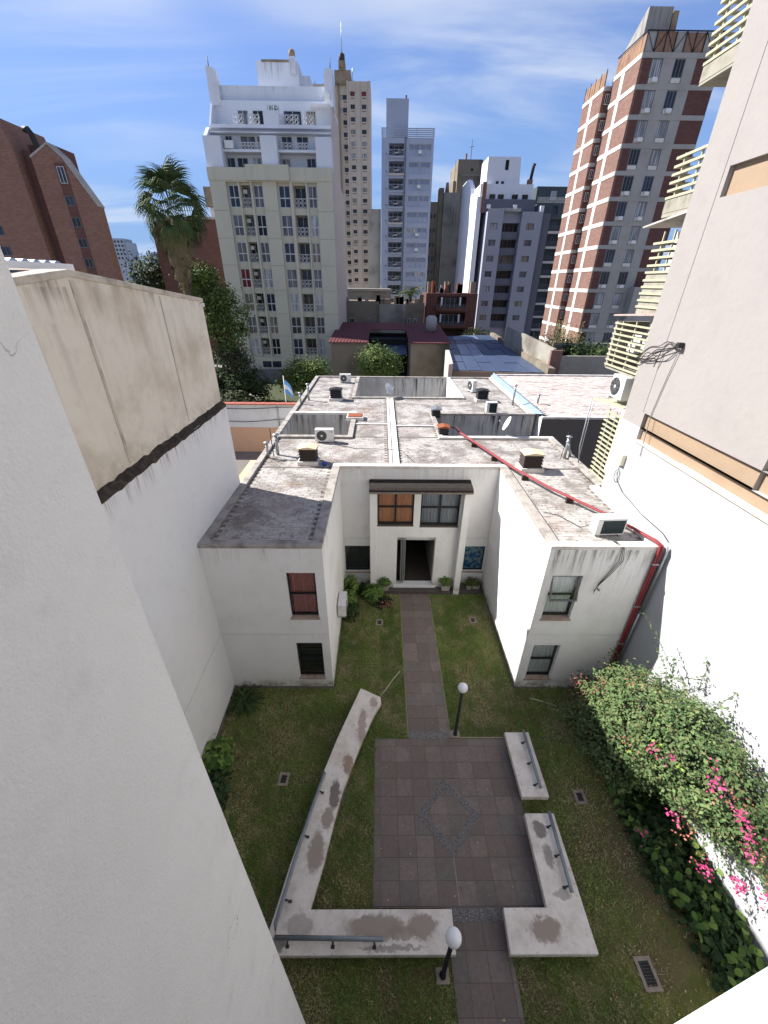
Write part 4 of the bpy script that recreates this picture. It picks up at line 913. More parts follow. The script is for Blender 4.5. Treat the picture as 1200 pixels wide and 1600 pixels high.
strip('garden_hose', [(.02,8.85,.02),(.2,9.05,.03),(.45,9.45,.03),(.76,9.87,.03)], 'short pale hose on the lawn between the bench tip and the path')
strip('garden_hose', [(5.22,8.76,.03),(5.7,8.60,.035),(6.2,8.38,.03),(6.6,8.22,.03),(7.2,8.0,.03)], 'pale hose lying on the lawn in front of the right wing')

# ------------------------------------------------------------------ grass blades on the lawn
k = NT('grass_blade', .7, 0, .2); t = k.n.new('ShaderNodeSeparateColor'); k.l.new(k.attr('tone'), t.inputs[0])
cc = k.mix(t.outputs[0], (.13,.23,.045,1), (.33,.42,.12,1)); cc = k.mix(t.outputs[1], cc, (.46,.42,.22,1)); k.col(cc); m_grass = k.m
def vnoise(x, y, s, seed):
    r = np.random.default_rng(seed); g = r.random((64,64)); x = (x*s) % 63; y = (y*s) % 63
    xi, yi = x.astype(int), y.astype(int); fx, fy = x-xi, y-yi; fx = fx*fx*(3-2*fx); fy = fy*fy*(3-2*fy)
    return (g[xi,yi]*(1-fx)+g[xi+1,yi]*fx)*(1-fy)+(g[xi,yi+1]*(1-fx)+g[xi+1,yi+1]*fx)*fy
N = 420000
gx = RNG.uniform(-5.05, 8.05, N); gy = RNG.uniform(.4, 14.7, N)
keep = np.ones(N, bool)
for x0,x1,y0,y1 in ((-.17,3.98,3.38,7.36),(.90,2.28,7.3,14.15),(1.53,2.90,-1,3.4),(-5.1,-1.60,9.12,15),(4.77,8.1,9.1,15),(-.45,4.8,14.1,15)):
    keep &= ~((gx>x0)&(gx<x1)&(gy>y0)&(gy<y1))
for cx_,cy_,hx,hy in ((-.02,12.3,.15,.18),(3.98,12.45,.15,.18),(-2.76,6.15,.15,.18),(5.65,5.68,.15,.18),(5.64,2.38,.18,.25),(2.42,7.47,.14,.12),(1.34,2.36,.14,.12)):
    keep &= ~((abs(gx-cx_)<hx)&(abs(gy-cy_)<hy))
# bare soil: worn ground to the right, earth strips against the walls
bare = vnoise(gx,gy,.5,1)*.5+vnoise(gx,gy,1.7,2)*.5
right = np.clip((gx-4.6)/1.6,0,1)*np.clip((8-gy)/3,0,1)
edge = np.clip(1-(gx+5.05)/.55,0,1)+np.clip(1-(8.1-gx)/1.1,0,1)*.8+np.clip(1-(9.15-gy)/.35,0,1)*(gy<9.15)*((gx<-1.6)|(gx>4.8))
dens = np.clip(1.25-bare*.55-right*.85-edge*.8, .04, 1)
keep &= RNG.random(N) < dens
gx, gy, right = gx[keep], gy[keep], right[keep]; n = len(gx)
h = RNG.uniform(.035,.09,n)*(.7+.5*vnoise(gx,gy,2.3,5)); a = RNG.uniform(0,2*np.pi,n); w = RNG.uniform(.006,.013,n); ln_ = RNG.normal(0,.55,(n,2))*h[:,None]
co = np.zeros((n,3,3)); co[:,0,0] = gx-np.cos(a)*w; co[:,0,1] = gy-np.sin(a)*w; co[:,1,0] = gx+np.cos(a)*w; co[:,1,1] = gy+np.sin(a)*w; co[:,2,0] = gx+ln_[:,0]; co[:,2,1] = gy+ln_[:,1]; co[:,2,2] = h
me = bpy.data.meshes.new('grass'); me.vertices.add(3*n); me.vertices.foreach_set('co', co.ravel()); me.loops.add(3*n); me.loops.foreach_set('vertex_index', np.arange(3*n)); me.polygons.add(n); me.polygons.foreach_set('loop_start', np.arange(0,3*n,3)); me.update(calc_edges=True)
me.materials.append(m_grass); at = me.color_attributes.new('tone','FLOAT_COLOR','POINT')
tn = np.ones((n,4)); tn[:,0] = np.clip(vnoise(gx,gy,.9,8)*.9+RNG.normal(0,.2,n)-.1,0,1); tn[:,1] = np.clip((vnoise(gx,gy,1.6,9)*.5+vnoise(gx,gy,4.1,19)*.5-.42)*2.6+RNG.normal(0,.3,n)+right*.3, 0, 1)
at.data.foreach_set('color', np.repeat(tn,3,axis=0).ravel())
tag(inst('grass', me, None, (0,0,0)), 'short patchy lawn grass around the paving', 'grass', kind='stuff')

# ragged fringe of longer blades along paving, benches and walls
segs = [(-.15,3.4,-.15,7.35),(-.15,7.36,.92,7.36),(.90,7.36,.90,14.1),(2.28,7.5,2.28,14.1),(2.3,7.4,3.9,7.4),(1.54,.4,1.54,2.57),(2.9,.4,2.9,2.57),(-5.0,9.1,-1.63,9.1),(4.8,9.1,7.9,9.1),(-1.6,9.3,-1.6,12),(4.75,9.3,4.75,14.1),(-2.3,2.55,1.5,2.55),(2.8,2.55,4.6,2.55),(4.64,2.6,4.64,7.3),(-.2,7.7,-1.3,4.2),(-1.0,8.0,-2.2,3.6)]
P_ = []
for (x0,y0,x1,y1) in segs:
    L_ = math.hypot(x1-x0,y1-y0)
    for i in range(int(L_*520)):
        t_ = random.random(); tuft = .3+.7*(math.sin(t_*L_*9)+math.sin(t_*L_*23+1)+2)/4
        if random.random() > tuft: continue
        P_.append((x0+(x1-x0)*t_+random.gauss(0,.022), y0+(y1-y0)*t_+random.gauss(0,.022), tuft))
P_ = np.array(P_); n = len(P_); h = RNG.uniform(.05,.11,n)*P_[:,2]; a = RNG.uniform(0,2*np.pi,n); w = .008
co = np.zeros((n,3,3)); co[:,:,0] = P_[:,0:1]; co[:,:,1] = P_[:,1:2]; co[:,0,0] -= np.cos(a)*w; co[:,0,1] -= np.sin(a)*w; co[:,1,0] += np.cos(a)*w; co[:,1,1] += np.sin(a)*w; co[:,2,:2] += RNG.normal(0,.6,(n,2))*h[:,None]; co[:,2,2] = h
me = bpy.data.meshes.new('edge_grass'); me.vertices.add(3*n); me.vertices.foreach_set('co', co.ravel()); me.loops.add(3*n); me.loops.foreach_set('vertex_index', np.arange(3*n)); me.polygons.add(n); me.polygons.foreach_set('loop_start', np.arange(0,3*n,3)); me.update(calc_edges=True)
me.materials.append(m_grass); at = me.color_attributes.new('tone','FLOAT_COLOR','POINT'); tn = np.ones((n,4)); tn[:,0] = RNG.random(n)*.6; tn[:,1] = RNG.random(n)**3; at.data.foreach_set('color', np.repeat(tn,3,axis=0).ravel())
tag(inst('edge_grass', me, None, (0,0,0)), 'longer ragged grass fringing the paving, benches and walls', 'grass', kind='stuff')
P_ = [(random.uniform(-4.9,7.9), random.uniform(.6,9.0), .055) for _ in range(260)]+[(random.uniform(4.7,7.6), random.uniform(1.5,8.6), .06) for _ in range(260)]+[(random.uniform(-.1,3.9), random.uniform(3.5,7.3), .04) for _ in range(24)]
tag(leaves('fallen_leaves', leafmat('dry_leaf', S(150,120,80), S(196,176,130)), None, P_, [(0,0,2)]*len(P_), .05, .5), 'dry leaves scattered over the lawn and paving', 'fallen leaves', kind='stuff')

# ------------------------------------------------------------------ plants of the courtyard
m_leaf_bou = leafmat('bougainvillea_leaf', (.040,.075,.028,1), (.14,.20,.075,1), (.18,.10,.06,1))
m_flower = leafmat('magenta_bract', (.34,.03,.11,1), (.52,.09,.22,1))
m_dead = leafmat('dry_pinkish_bract', (.24,.07,.06,1), (.36,.16,.11,1))
m_bark = plain('bark', S(92,78,62), .95, var=.6, nscale=8, bump=.5)
m_leaf_big = leafmat('broad_leaf', (.045,.10,.022,1), (.17,.25,.055,1))
m_leaf_dark = leafmat('dark_leaf', (.012,.030,.010,1), (.05,.085,.03,1))
m_leaf_mid = leafmat('bush_leaf', (.022,.048,.012,1), (.11,.15,.04,1))
m_leaf_yel = leafmat('lime_leaf', (.14,.22,.03,1), (.26,.36,.06,1))
bg_ = thing('bougainvillea', (7.3,6,0), 'large bougainvillea with magenta flowers sprawling against the bright right wall', 'bougainvillea')
ells = [(7.15,7.35,1.35,.95,1.25,1.45),(7.2,6.4,2.2,.95,1.35,1.55),(7.3,5.4,2.9,.85,1.3,1.35),(7.45,4.45,3.0,.70,1.0,1.05),(7.55,3.85,2.85,.5,.5,.75),(6.75,7.4,1.0,.85,.95,1.05),(6.75,6.3,1.4,.75,.9,1.2)]
p, nr, tone = blob_points(ells, 36000, clump=.13, per=30, shell=.62, zmin=.15)
m_ = p[:,0] < 8.07; p, nr, tone = p[m_], nr[m_], tone[m_]
leaves('leaf_mass', m_leaf_bou, bg_, p, nr, .082, .66, tone=(tone, np.clip(RNG.normal(-.2,.35,len(p)),0,1)))['kind'] = 'stuff'
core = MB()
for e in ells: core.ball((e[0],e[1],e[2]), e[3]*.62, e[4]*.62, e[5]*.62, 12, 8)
core.build('inner_shade_leaves', plainc('leaf_shade_core', (.008,.014,.006,1)), bg_)['kind'] = 'stuff'
# trailing sprays: top fringe, lower right drips
def sprays(starts, m, name, parent, nl=26, size=.06, droop=1.0, spread=.5, tone=None):
    P_, N_ = [], []; st = MB()
    for (x,y,z,dx,dy,dz) in starts:
        q = Vector((x,y,z)); d = Vector((dx,dy,dz)); pts = [q.copy()]
        for i in range(nl):
            q = q+d*.055; d = (d+Vector((random.gauss(0,.10)*spread,random.gauss(0,.10)*spread,-.045*droop))).normalized()*Vector((dx,dy,dz)).length
            if q.x > 8.06: q.x = 8.06
            pts.append(q.copy())
            for s in range(2): P_.append((q.x+random.gauss(0,.03),q.y+random.gauss(0,.03),q.z+random.gauss(0,.03))); N_.append((-.4,random.gauss(0,.5),.6))
        st.tube(pts[::3], .006, 4)
    st.build('stem', m_bark, parent)['kind'] = 'stuff'
    o = leaves(name, m, parent, P_, N_, size, .6); o['kind'] = 'stuff'; return o
st = []
for i in range(12): st.append((7.6+random.uniform(-.3,.4), random.uniform(4.2,7.2), 3.2+random.uniform(-.2,.8), random.uniform(-.3,.2), random.uniform(-.9,.9), random.uniform(.6,1.2)))
for i in range(26): st.append((7.6+random.uniform(-.4,.3), random.uniform(3.5,4.6), random.uniform(1.9,3.2), random.uniform(-.3,.3), random.uniform(-.9,-.1), random.uniform(-.2,.5)))
for i in range(16): st.append((6.3+random.uniform(-.3,.3), random.uniform(5.6,8.2), random.uniform(.7,1.6), random.uniform(-1,-.2), random.uniform(-.3,.6), random.uniform(0,.6)))
sprays(st, m_leaf_bou, 'spray_leaves', bg_, 22)
P_, N_ = [], []
fl = [(7.25,3.5,3.35,36),(7.15,3.75,3.6,34),(6.95,4.2,3.75,30),(7.05,4.45,3.9,12),(7.45,3.2,1.95,46),(7.7,2.85,2.2,46),(6.75,4.35,2.2,20),(7.1,3.55,1.75,40),(6.6,5.3,3.0,22),(6.75,5.0,3.3,26),(7.2,3.3,3.15,22),(6.5,4.4,1.0,8)]
from math import tan
for (x,y,z,c) in fl:
    for i in range(c): P_.append((x-.12+random.gauss(0,.07),y+random.gauss(0,.085),z+random.gauss(0,.085))); N_.append((-.7,-.5,.6))
leaves('flowers', m_flower, bg_, P_, N_, .058, .8)['kind'] = 'stuff'
P_, N_ = [], []
for (x,y,z,c) in [(6.15,7.9,1.9,50),(6.5,7.4,2.55,30),(6.3,7.5,1.7,30),(6.45,5.7,2.6,35),(6.9,6.6,3.5,30),(7.2,4.0,3.7,40),(7.5,3.2,3.0,40),(6.9,4.0,2.0,40),(7.1,7.1,3.1,40)]:
    for i in range(c): P_.append((x-.1+random.gauss(0,.16),y+random.gauss(0,.18),z+random.gauss(0,.12))); N_.append((-.6,-.4,.6))
leaves('faded_flowers', m_dead, bg_, P_, N_, .055, .7)['kind'] = 'stuff'
P_, N_ = [], []
for (x,y,z,c) in [(6.6,5.2,3.35,4),(6.7,4.7,3.45,3),(6.25,5.6,2.5,3)]:
    for i in range(c): P_.append((x-.18+random.gauss(0,.07),y+random.gauss(0,.08),z+random.gauss(0,.06))); N_.append((-.6,-.4,.6))
leaves('yellow_green_shoots', m_leaf_yel, bg_, P_, N_, .10, .6)['kind'] = 'stuff'
b = MB(); b.tube([(7.6,7.0,0),(7.5,6.6,.8),(7.3,6.0,1.8)], [.07,.06,.04], 8); b.tube([(7.7,6.8,0),(7.6,5.6,1.2),(7.5,4.6,2.4)], [.05,.045,.03], 8); b.build('trunk', m_bark, bg_)
# broad leaves: one object per leaf
def leaf_mesh(L, W, m, seg=4, fold=.15, droop=.25, heart=False):
    vs = []; 
    for i in range(seg+1):
        t = i/seg; w = W*.5*math.sin(math.pi*min(1,(t*.88+.12)))**.75 if not heart else W*.5*(1-t)**.6*(1 if t>0 else .8)
        z = -droop*L*t*t
        vs += [(t*L,-w,z+fold*w),(t*L,0,z),(t*L,w,z+fold*w)]
    fs = []
    for i in range(seg): a = 3*i; fs += [(a,a+3,a+4,a+1),(a+1,a+4,a+5,a+2)]
    me = bpy.data.meshes.new('leaf'); me.from_pydata(vs, [], fs); me.materials.append(m)
    at = me.color_attributes.new('tone','FLOAT_COLOR','POINT'); tv = random.random()
    for d in at.data: d.color = (tv,0,0,1)
    for f in me.polygons: f.use_smooth = True
    return me
def leafset(L, W, m, n=6, **kw): return [leaf_mesh(L*random.uniform(.8,1.2), W*random.uniform(.85,1.15), m, **kw) for _ in range(n)]
hd = thing('broad_leaved_hedge', (7.3,3.6,0), 'low bed of broad glossy leaves along the foot of the right wall', 'ground plants')
ms = leafset(.20,.15,m_leaf_big,8,heart=False)
cnt = 0
while cnt < 290:
    y = random.uniform(1.95,5.9); x = random.uniform(6.15+(5.9-y)*.16+ .25, 8.0); 
    xl = 6.05+(5.6-y)*.27 if y < 5.6 else 6.1
    if x < xl: continue
    z = random.uniform(.12,.62)*(1 if y < 5 else .7)
    inst('leaf', ms[cnt % 8], hd, (x,y,z), (random.gauss(0,.35),random.gauss(.15,.35),random.uniform(2.4,5.6))); cnt += 1
p, nr, tone = blob_points([(7.3,4.6,.2,.75,1.2,.35),(7.45,3.4,.2,.62,1.0,.35),(7.5,2.5,.15,.5,.6,.3)], 5200, clump=.13, per=14, shell=.4, zmin=.03)
m_ = p[:,0] < 8.06; leaves('undergrowth', m_leaf_dark, hd, p[m_], nr[m_], .15, .7)['kind'] = 'stuff'

def rosette(loc, label, cat, L, W, n, mats, name='strap_leaf_clump', up=.9, droop=.75):
    t = thing(name, loc, label, cat)
    ms = [leaf_mesh(L*random.uniform(.8,1.1), W, mats, seg=6, fold=.25, droop=droop) for _ in range(5)]
    for i in range(n):
        inst('leaf', ms[i % 5], t, (loc[0]+random.gauss(0,.06),loc[1]+random.gauss(0,.06),random.uniform(.02,.15)), (0,-random.uniform(.15,up),i*2.399+random.gauss(0,.2)))
rosette((-4.62,8.6,0), 'dense dark strap-leaved clump in the corner by the left wing', 'plant', .62,.07,80,m_leaf_dark)
def bush(loc, ells, n, size, mat, label, name='shrub', cat='shrub', clump=.1, per=18, broad=None, trunk=True, shell=.5, core=True):
    t = thing(name, loc, label, cat)
    E = [(loc[0]+e[0],loc[1]+e[1],loc[2]+e[2],e[3],e[4],e[5]) for e in ells]
    p, nr, tone = blob_points(E, n, clump=clump, per=per, shell=shell, zmin=loc[2]+.02)
    o = leaves('foliage', mat, t, p, nr, size, .55, tone=(tone, 0)); o['kind'] = 'stuff'
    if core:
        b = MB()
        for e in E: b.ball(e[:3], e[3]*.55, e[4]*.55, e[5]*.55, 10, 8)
        b.build('inner_shade_foliage', plainc('leaf_shade_core', (.008,.014,.006,1)), t)['kind'] = 'stuff'  # near-black balls: shade between the leaves put into colour
    if trunk:
        b = MB(); h = E[0][2]-loc[2]; b.tube([(loc[0],loc[1],loc[2]-.1),(loc[0]+.02,loc[1],loc[2]+h*.6),(loc[0],loc[1],loc[2]+h)], [max(.02,h*.06),max(.015,h*.045),.01], 7); b.build('stem', m_bark, t)
    if broad:
        ms = leafset(broad[0], broad[1], mat, 5)
        for i in range(broad[2]):
            e = random.choice(E); d = Vector((random.gauss(0,1),random.gauss(0,1),abs(random.gauss(0,1))+.2)).normalized()
            inst('leaf', ms[i % 5], t, (e[0]+d.x*e[3]*.95,e[1]+d.y*e[4]*.95,max(loc[2]+.05,e[2]+d.z*e[5]*.95)), (0,random.uniform(-.2,.6),math.atan2(d.y,d.x)+random.gauss(0,.4)))
    return t
bush((-4.75,6.55,0), [(0,0,.4,.42,.45,.4)], 900, .11, m_leaf_big, 'bright green broad-leaved shrub by the left wall', broad=(.22,.15,40))
bush((-4.65,5.75,0), [(0,0,.3,.4,.5,.35)], 900, .11, m_leaf_dark, 'dark low shrub in front of the bright green one by the left wall', broad=(.25,.10,30))
bush((-1.35,14.0,0), [(.02,0,.5,.25,.4,.55),(.0,-.7,.4,.22,.45,.4)], 1100, .12, m_leaf_big, 'leafy green plant against the inner side of the left wing', broad=(.20,.13,70))
bush((-1.28,12.8,0), [(0,0,.3,.25,.5,.32)], 900, .10, m_leaf_dark, 'dark plant low against the left wing below the green one', broad=(.16,.09,30))
rosette((-.85,14.15,0), 'spiky dark plant below the black louvred window', 'plant', .5,.05,30,m_leaf_dark, name='spiky_plant', up=1.1, droop=.4)
bush((-.35,13.7,0), [(0,0,.3,.38,.3,.3),(.15,.15,.5,.25,.2,.2)], 1000, .12, m_leaf_big, 'bright broad-leaved plant at the foot of the left porch fin', broad=(.20,.14,60))
t = bush((.15,13.35,0), [(0,0,.2,.35,.3,.22)], 700, .08, m_leaf_dark, 'small reddish dark plant beside the path near the porch', broad=(.14,.07,20))
P_ = [(.2+random.gauss(0,.16),13.2+random.gauss(0,.13),.3+random.gauss(0,.06)) for _ in range(60)]; leaves('pink_flowers', m_dead, t, P_, [(0,-.5,1)]*60, .06, .8)
P_ = [(-1.15+random.gauss(0,.16),12.5+random.gauss(0,.2),.35+random.gauss(0,.1)) for _ in range(40)]; tag(leaves('fallen_petals', m_dead, None, P_, [(0,-.5,1)]*40, .05, .8), 'scattered pinkish petals on the dark plant by the left wing', 'petals', kind='stuff')
# pots
m_pot = plaster('pot_cement', S(176,168,158), S(132,126,118), .6, 8, bumpv=.4)
def pot(loc, w, d, h, label, m, flower=None, ells=None, planter=False):
    t = thing('flower_pot', loc, label, 'potted plant')
    b = MB(); s = .82
    z0, z1 = 0, h
    b.add([(-w/2*s,-d/2*s,z0),(w/2*s,-d/2*s,z0),(w/2*s,d/2*s,z0),(-w/2*s,d/2*s,z0),(-w/2,-d/2,z1),(w/2,-d/2,z1),(w/2,d/2,z1),(-w/2,d/2,z1),(-w/2+.03,-d/2+.03,z1),(w/2-.03,-d/2+.03,z1),(w/2-.03,d/2-.03,z1),(-w/2+.03,d/2-.03,z1),(-w/2+.03,-d/2+.03,z1-.05),(w/2-.03,-d/2+.03,z1-.05),(w/2-.03,d/2-.03,z1-.05),(-w/2+.03,d/2-.03,z1-.05)],
        [(3,2,1,0),(0,1,5,4),(1,2,6,5),(2,3,7,6),(3,0,4,7),(4,5,9,8),(5,6,10,9),(6,7,11,10),(7,4,8,11),(8,9,13,12),(9,10,14,13),(10,11,15,14),(11,8,12,15),(12,13,14,15)])
    inst_local('pot', b, m_pot, t, .008)
    E = [(loc[0],loc[1],loc[2]+h+.12,w*.55,d*.6,.2)]
    p, nr, tone = blob_points(E, 420, clump=.07, per=12, shell=.4); leaves('foliage', m, t, p, nr, .09, .6)['kind'] = 'stuff'
    ms = leafset(.14,.10,m,4)
    for i in range(26):
        a = i*2.4; inst('leaf', ms[i%4], t, (loc[0]+math.cos(a)*w*.35,loc[1]+math.sin(a)*d*.35,loc[2]+h+.12+random.uniform(0,.15)), (0,random.uniform(-.3,.5),a))
    if flower: P_ = [(loc[0]+random.gauss(0,w*.25),loc[1]+random.gauss(0,d*.3),loc[2]+h+.22+random.gauss(0,.05)) for _ in range(60)]; leaves('flowers', flower, t, P_, [(0,-.5,1)]*60, .05, .5)
pot((3.03,14.32,.15), .42, .34, .30, 'cement pot with a bright green plant right of the door', m_leaf_big)
pot((.22,14.30,.15), .40, .32, .28, 'cement pot with a bright green plant left of the door', m_leaf_big)
pot((4.32,14.40,.15), .66, .28, .20, 'long cement planter with reddish plants under the blue window', m_leaf_mid, m_dead)
rosette((-.75,14.58,.0), 'green leaves poking up at the sill of the black louvred window', 'plant', .3,.05,14,m_leaf_mid, name='sill_plant')

# ================================================================== the city beyond
m_cream = plaster('cream_render', S(190,185,166), S(172,166,148), .35, .3, tops=[(24.1,3,.2)], dirt=S(110,104,92), bumpv=.1)
m_cream_side = plaster('pinkish_side_render', S(190,180,170), S(168,158,148), .4, .2, bumpv=.1)
m_whitewash = plaster('pale_terrace_paint', S(206,210,216), S(186,190,196), .4, .3, tops=[(35.4,2.2,.8),(32.3,1.0,.3)], dirt=S(96,92,90), bumpv=.1, streak=3)
m_beige = plaster('beige_tower_render', S(190,178,162), S(160,148,132), .5, .12, tops=[(59.4,10,.4)], dirt=S(110,98,84), bumpv=.05, streak=1.2)
m_soot = plaster('sooty_beige', S(150,132,110), S(92,80,68), .6, .6, bumpv=.1)
m_blue = plaster('pale_blue_grey_render', S(160,168,182), S(142,150,164), .4, .2, tops=[(43.3,5,.25)], dirt=S(96,100,110), bumpv=.05, streak=1.5)
m_bluepanel = plain('grey_blue_spandrel', S(150,160,178), .6, var=.3, nscale=.6)
m_blind = plain('grey_roller_blind', S(122,130,148), .7, var=.3, nscale=.5)
m_mould = plaster('blackened_party_wall', S(150,145,134), S(96,90,82), .9, .25, tops=[(31,7,.9),(37.2,6,.9),(29,8,.8),(28.1,8,.9)], dirt=S(52,48,44), bumpv=.1, streak=1.6, spots=.9)
m_mould2 = plaster('stained_tan_wall', S(132,122,106), S(88,80,70), .9, .2, tops=[(37.2,5,.9)], dirt=S(56,50,44), bumpv=.1, streak=1.2, spots=.5)
m_grey = plaster('cool_grey_render', S(154,157,166), S(140,143,152), .3, .2, bumpv=.05)
m_greyd = plaster('darker_grey_render', S(100,103,112), S(88,91,100), .3, .2, bumpv=.05)
m_white_far = plaster('white_render', S(214,216,220), S(196,198,204), .3, .2, bumpv=.05)
m_green = plain('dark_green_grey_render', S(74,84,88), .9, var=.4, nscale=.3)
m_brick = brickmat('red_brick', S(128,98,88), S(112,84,75), S(142,128,118), .5, .16, .2, 'sum', .3)
m_brick_d = brickmat('maroon_and_shade_brick', S(102,72,66), S(92,63,58), S(104,88,82), .5, .16, .2, 'sum', .35)  # maroon brick, and the darker copy for the brick tower's shaded faces
m_band = plaster('white_concrete_band', S(206,202,194), S(170,164,154), .5, .5, bumpv=.1)
m_concrete = plaster('grey_concrete', S(158,156,150), S(130,126,120), .5, .4, bumpv=.1)  # concrete, and the shaded copy of the tower's white bands
m_rustp = plaster('rusty_fence_sheet', S(146,116,96), S(104,80,66), .8, .8, tops=[(35.4,2,.8)], dirt=S(70,52,44), spots=.8)
def panem(name, c, rough=.25, spec=.4): k = NT(name, rough, 0, spec); k.col(k.mix(k.ramp(k.noise(1.3,2,.5,stretch=(3,3,.3)), .35,.65), tuple(x*.4 for x in c[:3])+(1,), c)); return k.m
PANES = [panem('pane_dark', (.015,.018,.022,1)), panem('pane_blue', (.03,.045,.075,1)), panem('pane_grey_curtain', S(112,112,116)), panem('pane_beige_curtain', S(150,142,128)), panem('pane_white_curtain', S(184,186,188)), panem('pane_red_curtain', S(120,30,40))]
m_frame_w = plain('white_window_frame', (.55,.55,.54,1), .5)
m_frame_g = plain('grey_window_frame', (.16,.16,.165,1), .5)
_wc = {}
def stamp(parent, x, y, z, w, h, pane=0, frame=None, cols=2, rail=None, face='S', fr=.05, name='window', split=None):
    """far window: frame object with one pane child, shared mesh data. x,y,z = bottom middle of the opening"""
    frame = frame or m_frame_w
    key = (round(w,2), round(h,2), frame.name, cols, rail, fr, split)
    if key not in _wc:
        b = MB()
        b.box(-w/2,w/2,-.03,.03,0,fr); b.box(-w/2,w/2,-.03,.03,h-fr,h); b.box(-w/2,-w/2+fr,-.03,.03,fr,h-fr); b.box(w/2-fr,w/2,-.03,.03,fr,h-fr)
        for i in range(1,cols): xx = -w/2+w*i/cols; b.box(xx-fr/2,xx+fr/2,-.028,.028,fr,h-fr)
        if rail: b.box(-w/2+fr,w/2-fr,-.035,.032,h*rail-fr*.8,h*rail+fr*.8)
        _wc[key] = b.mesh('window', frame, (0,0,0))
    kp = (round(w,2), round(h,2), pane)
    if kp not in _wc:
        b = MB(); b.quad((-w/2,.01,0),(w/2,.01,0),(w/2,.01,h),(-w/2,.01,h)); _wc[kp] = b.mesh('pane', PANES[pane] if isinstance(pane,int) else pane, (0,0,0))
    rz = {'S':0,'W':-math.pi/2,'N':math.pi,'E':math.pi/2}[face]
    o = inst(name, _wc[key], parent, (x,y,z), (0,0,rz))
    p = bpy.data.objects.new('pane', _wc[kp]); COL.objects.link(p); p.parent = o
    return o
def box(name, parent, m, *a, **kw): b = MB(); b.box(*a); return b.build(name, m, parent, **kw)
_rm = {}
def railing(parent, x, y, z, w, h, kind='ring', m=None):
    key = (round(w,2), round(h,2), kind)
    if key not in _rm:
        b = MB(); r = .018; b.box(-w/2,w/2,-r,r,h-.04,h); b.box(-w/2,w/2,-r,r,.04,.07); b.box(-w/2,w/2,-r,r,h*.52,h*.52+.03)
        if kind == 'ring':
            n = max(2, int(w/(h*.5)))
            for i in range(n):
                for zz in (h*.29, h*.76):
                    cx_ = -w/2+w*(i+.5)/n; rr = h*.19
                    b.tube([(cx_+rr*math.cos(a*math.pi/4),0,zz+rr*math.sin(a*math.pi/4)) for a in range(9)], .03, 4, False)
            for i in range(n+1): cx_ = -w/2+w*i/n; b.box(cx_-r,cx_+r,-r,r,0,h)
        elif kind == 'cross':
            b.tube([(-w/2,0,.05),(-w*.08,0,h*.5),(-w/2,0,h)], .04, 4); b.tube([(w/2,0,.05),(w*.08,0,h*.5),(w/2,0,h)], .04, 4); b.tube([(-w*.1,0,h*.5),(w*.1,0,h*.5)], .12, 4); b.tube([(-w*.25,0,0),(0,0,h*.5),(w*.25,0,h)], .035, 4)
        else:
            n = int(w/.16)
            for i in range(n+1): cx_ = -w/2+w*i/n; b.box(cx_-.012,cx_+.012,-.012,.012,0,h)
        _rm[key] = b.mesh('railing', m or m_frame_w, (0,0,0))
    return inst('railing', _rm[key], parent, (x,y,z))

# ------------------------------------------------ cream apartment building
cr_ = thing('apartment_building', (-13,60,0), 'broad cream apartment building with two window bays and white stepped terraces on top', 'building')
ZT = [22.50,19.65,16.86,14.02,11.22,8.46,5.72]; H = 2.16
holes_ = [(-18.45,-14.15,3.25,22.72,.4,False),(-12.5,-7.73,3.25,22.72,.4,False)]
b = MB(); b.holes('S',-20.35,-5.88,0,22.85,60,holes_); b.build('wall', m_cream, cr_)
b = MB(); b.holes('E',60,78,0,24.1,-5.88); b.quad((-5.88,60.3,24.1),(-5.88,72,24.1),(-5.88,72,30.4),(-5.88,64.2,30.4),(-5.88,62.3,28.1),(-5.88,62.3,26.85),(-5.88,60.3,26.85)); b.build('wall', m_cream_side, cr_); b = MB(); b.holes('W',60,78,0,24.0,-20.35); b.build('wall', m_cream, cr_)
box('attic_band', cr_, m_cream, -20.4,-15.85,59.93,60.9,22.85,24.03); box('attic_band', cr_, m_cream, -15.85,-10.85,59.65,60.9,22.83,24.27); box('attic_band', cr_, m_cream, -10.85,-5.84,59.93,60.9,22.85,24.08)
cols_ = [(-18.32,-17.10,0),(-16.85,-15.68,1),(-15.38,-14.22,0),(-12.36,-11.02,0),(-10.60,-9.12,1),(-8.86,-7.80,0)]
for ri, (u0,u1) in enumerate(((-18.45,-14.15),(-12.5,-7.73))):
    hs = [(c[0],c[1],zt-H,zt,1.2 if c[2] else .12,True) for zt in ZT for c in cols_[ri*3:ri*3+3]]
    b = MB(); b.holes('S',u0,u1,3.25,22.72,60.4,hs); b.build('wall', m_cream, cr_)
for x in (-17.05,-16.95): pass
for x0,x1 in ((-17.08,-16.88),(-15.64,-15.42),(-10.98,-10.64),(-9.08,-8.9)): box('pilaster', cr_, m_cream, x0,x1,60.08,60.4,3.25,22.72)
rnd = random.Random(3)
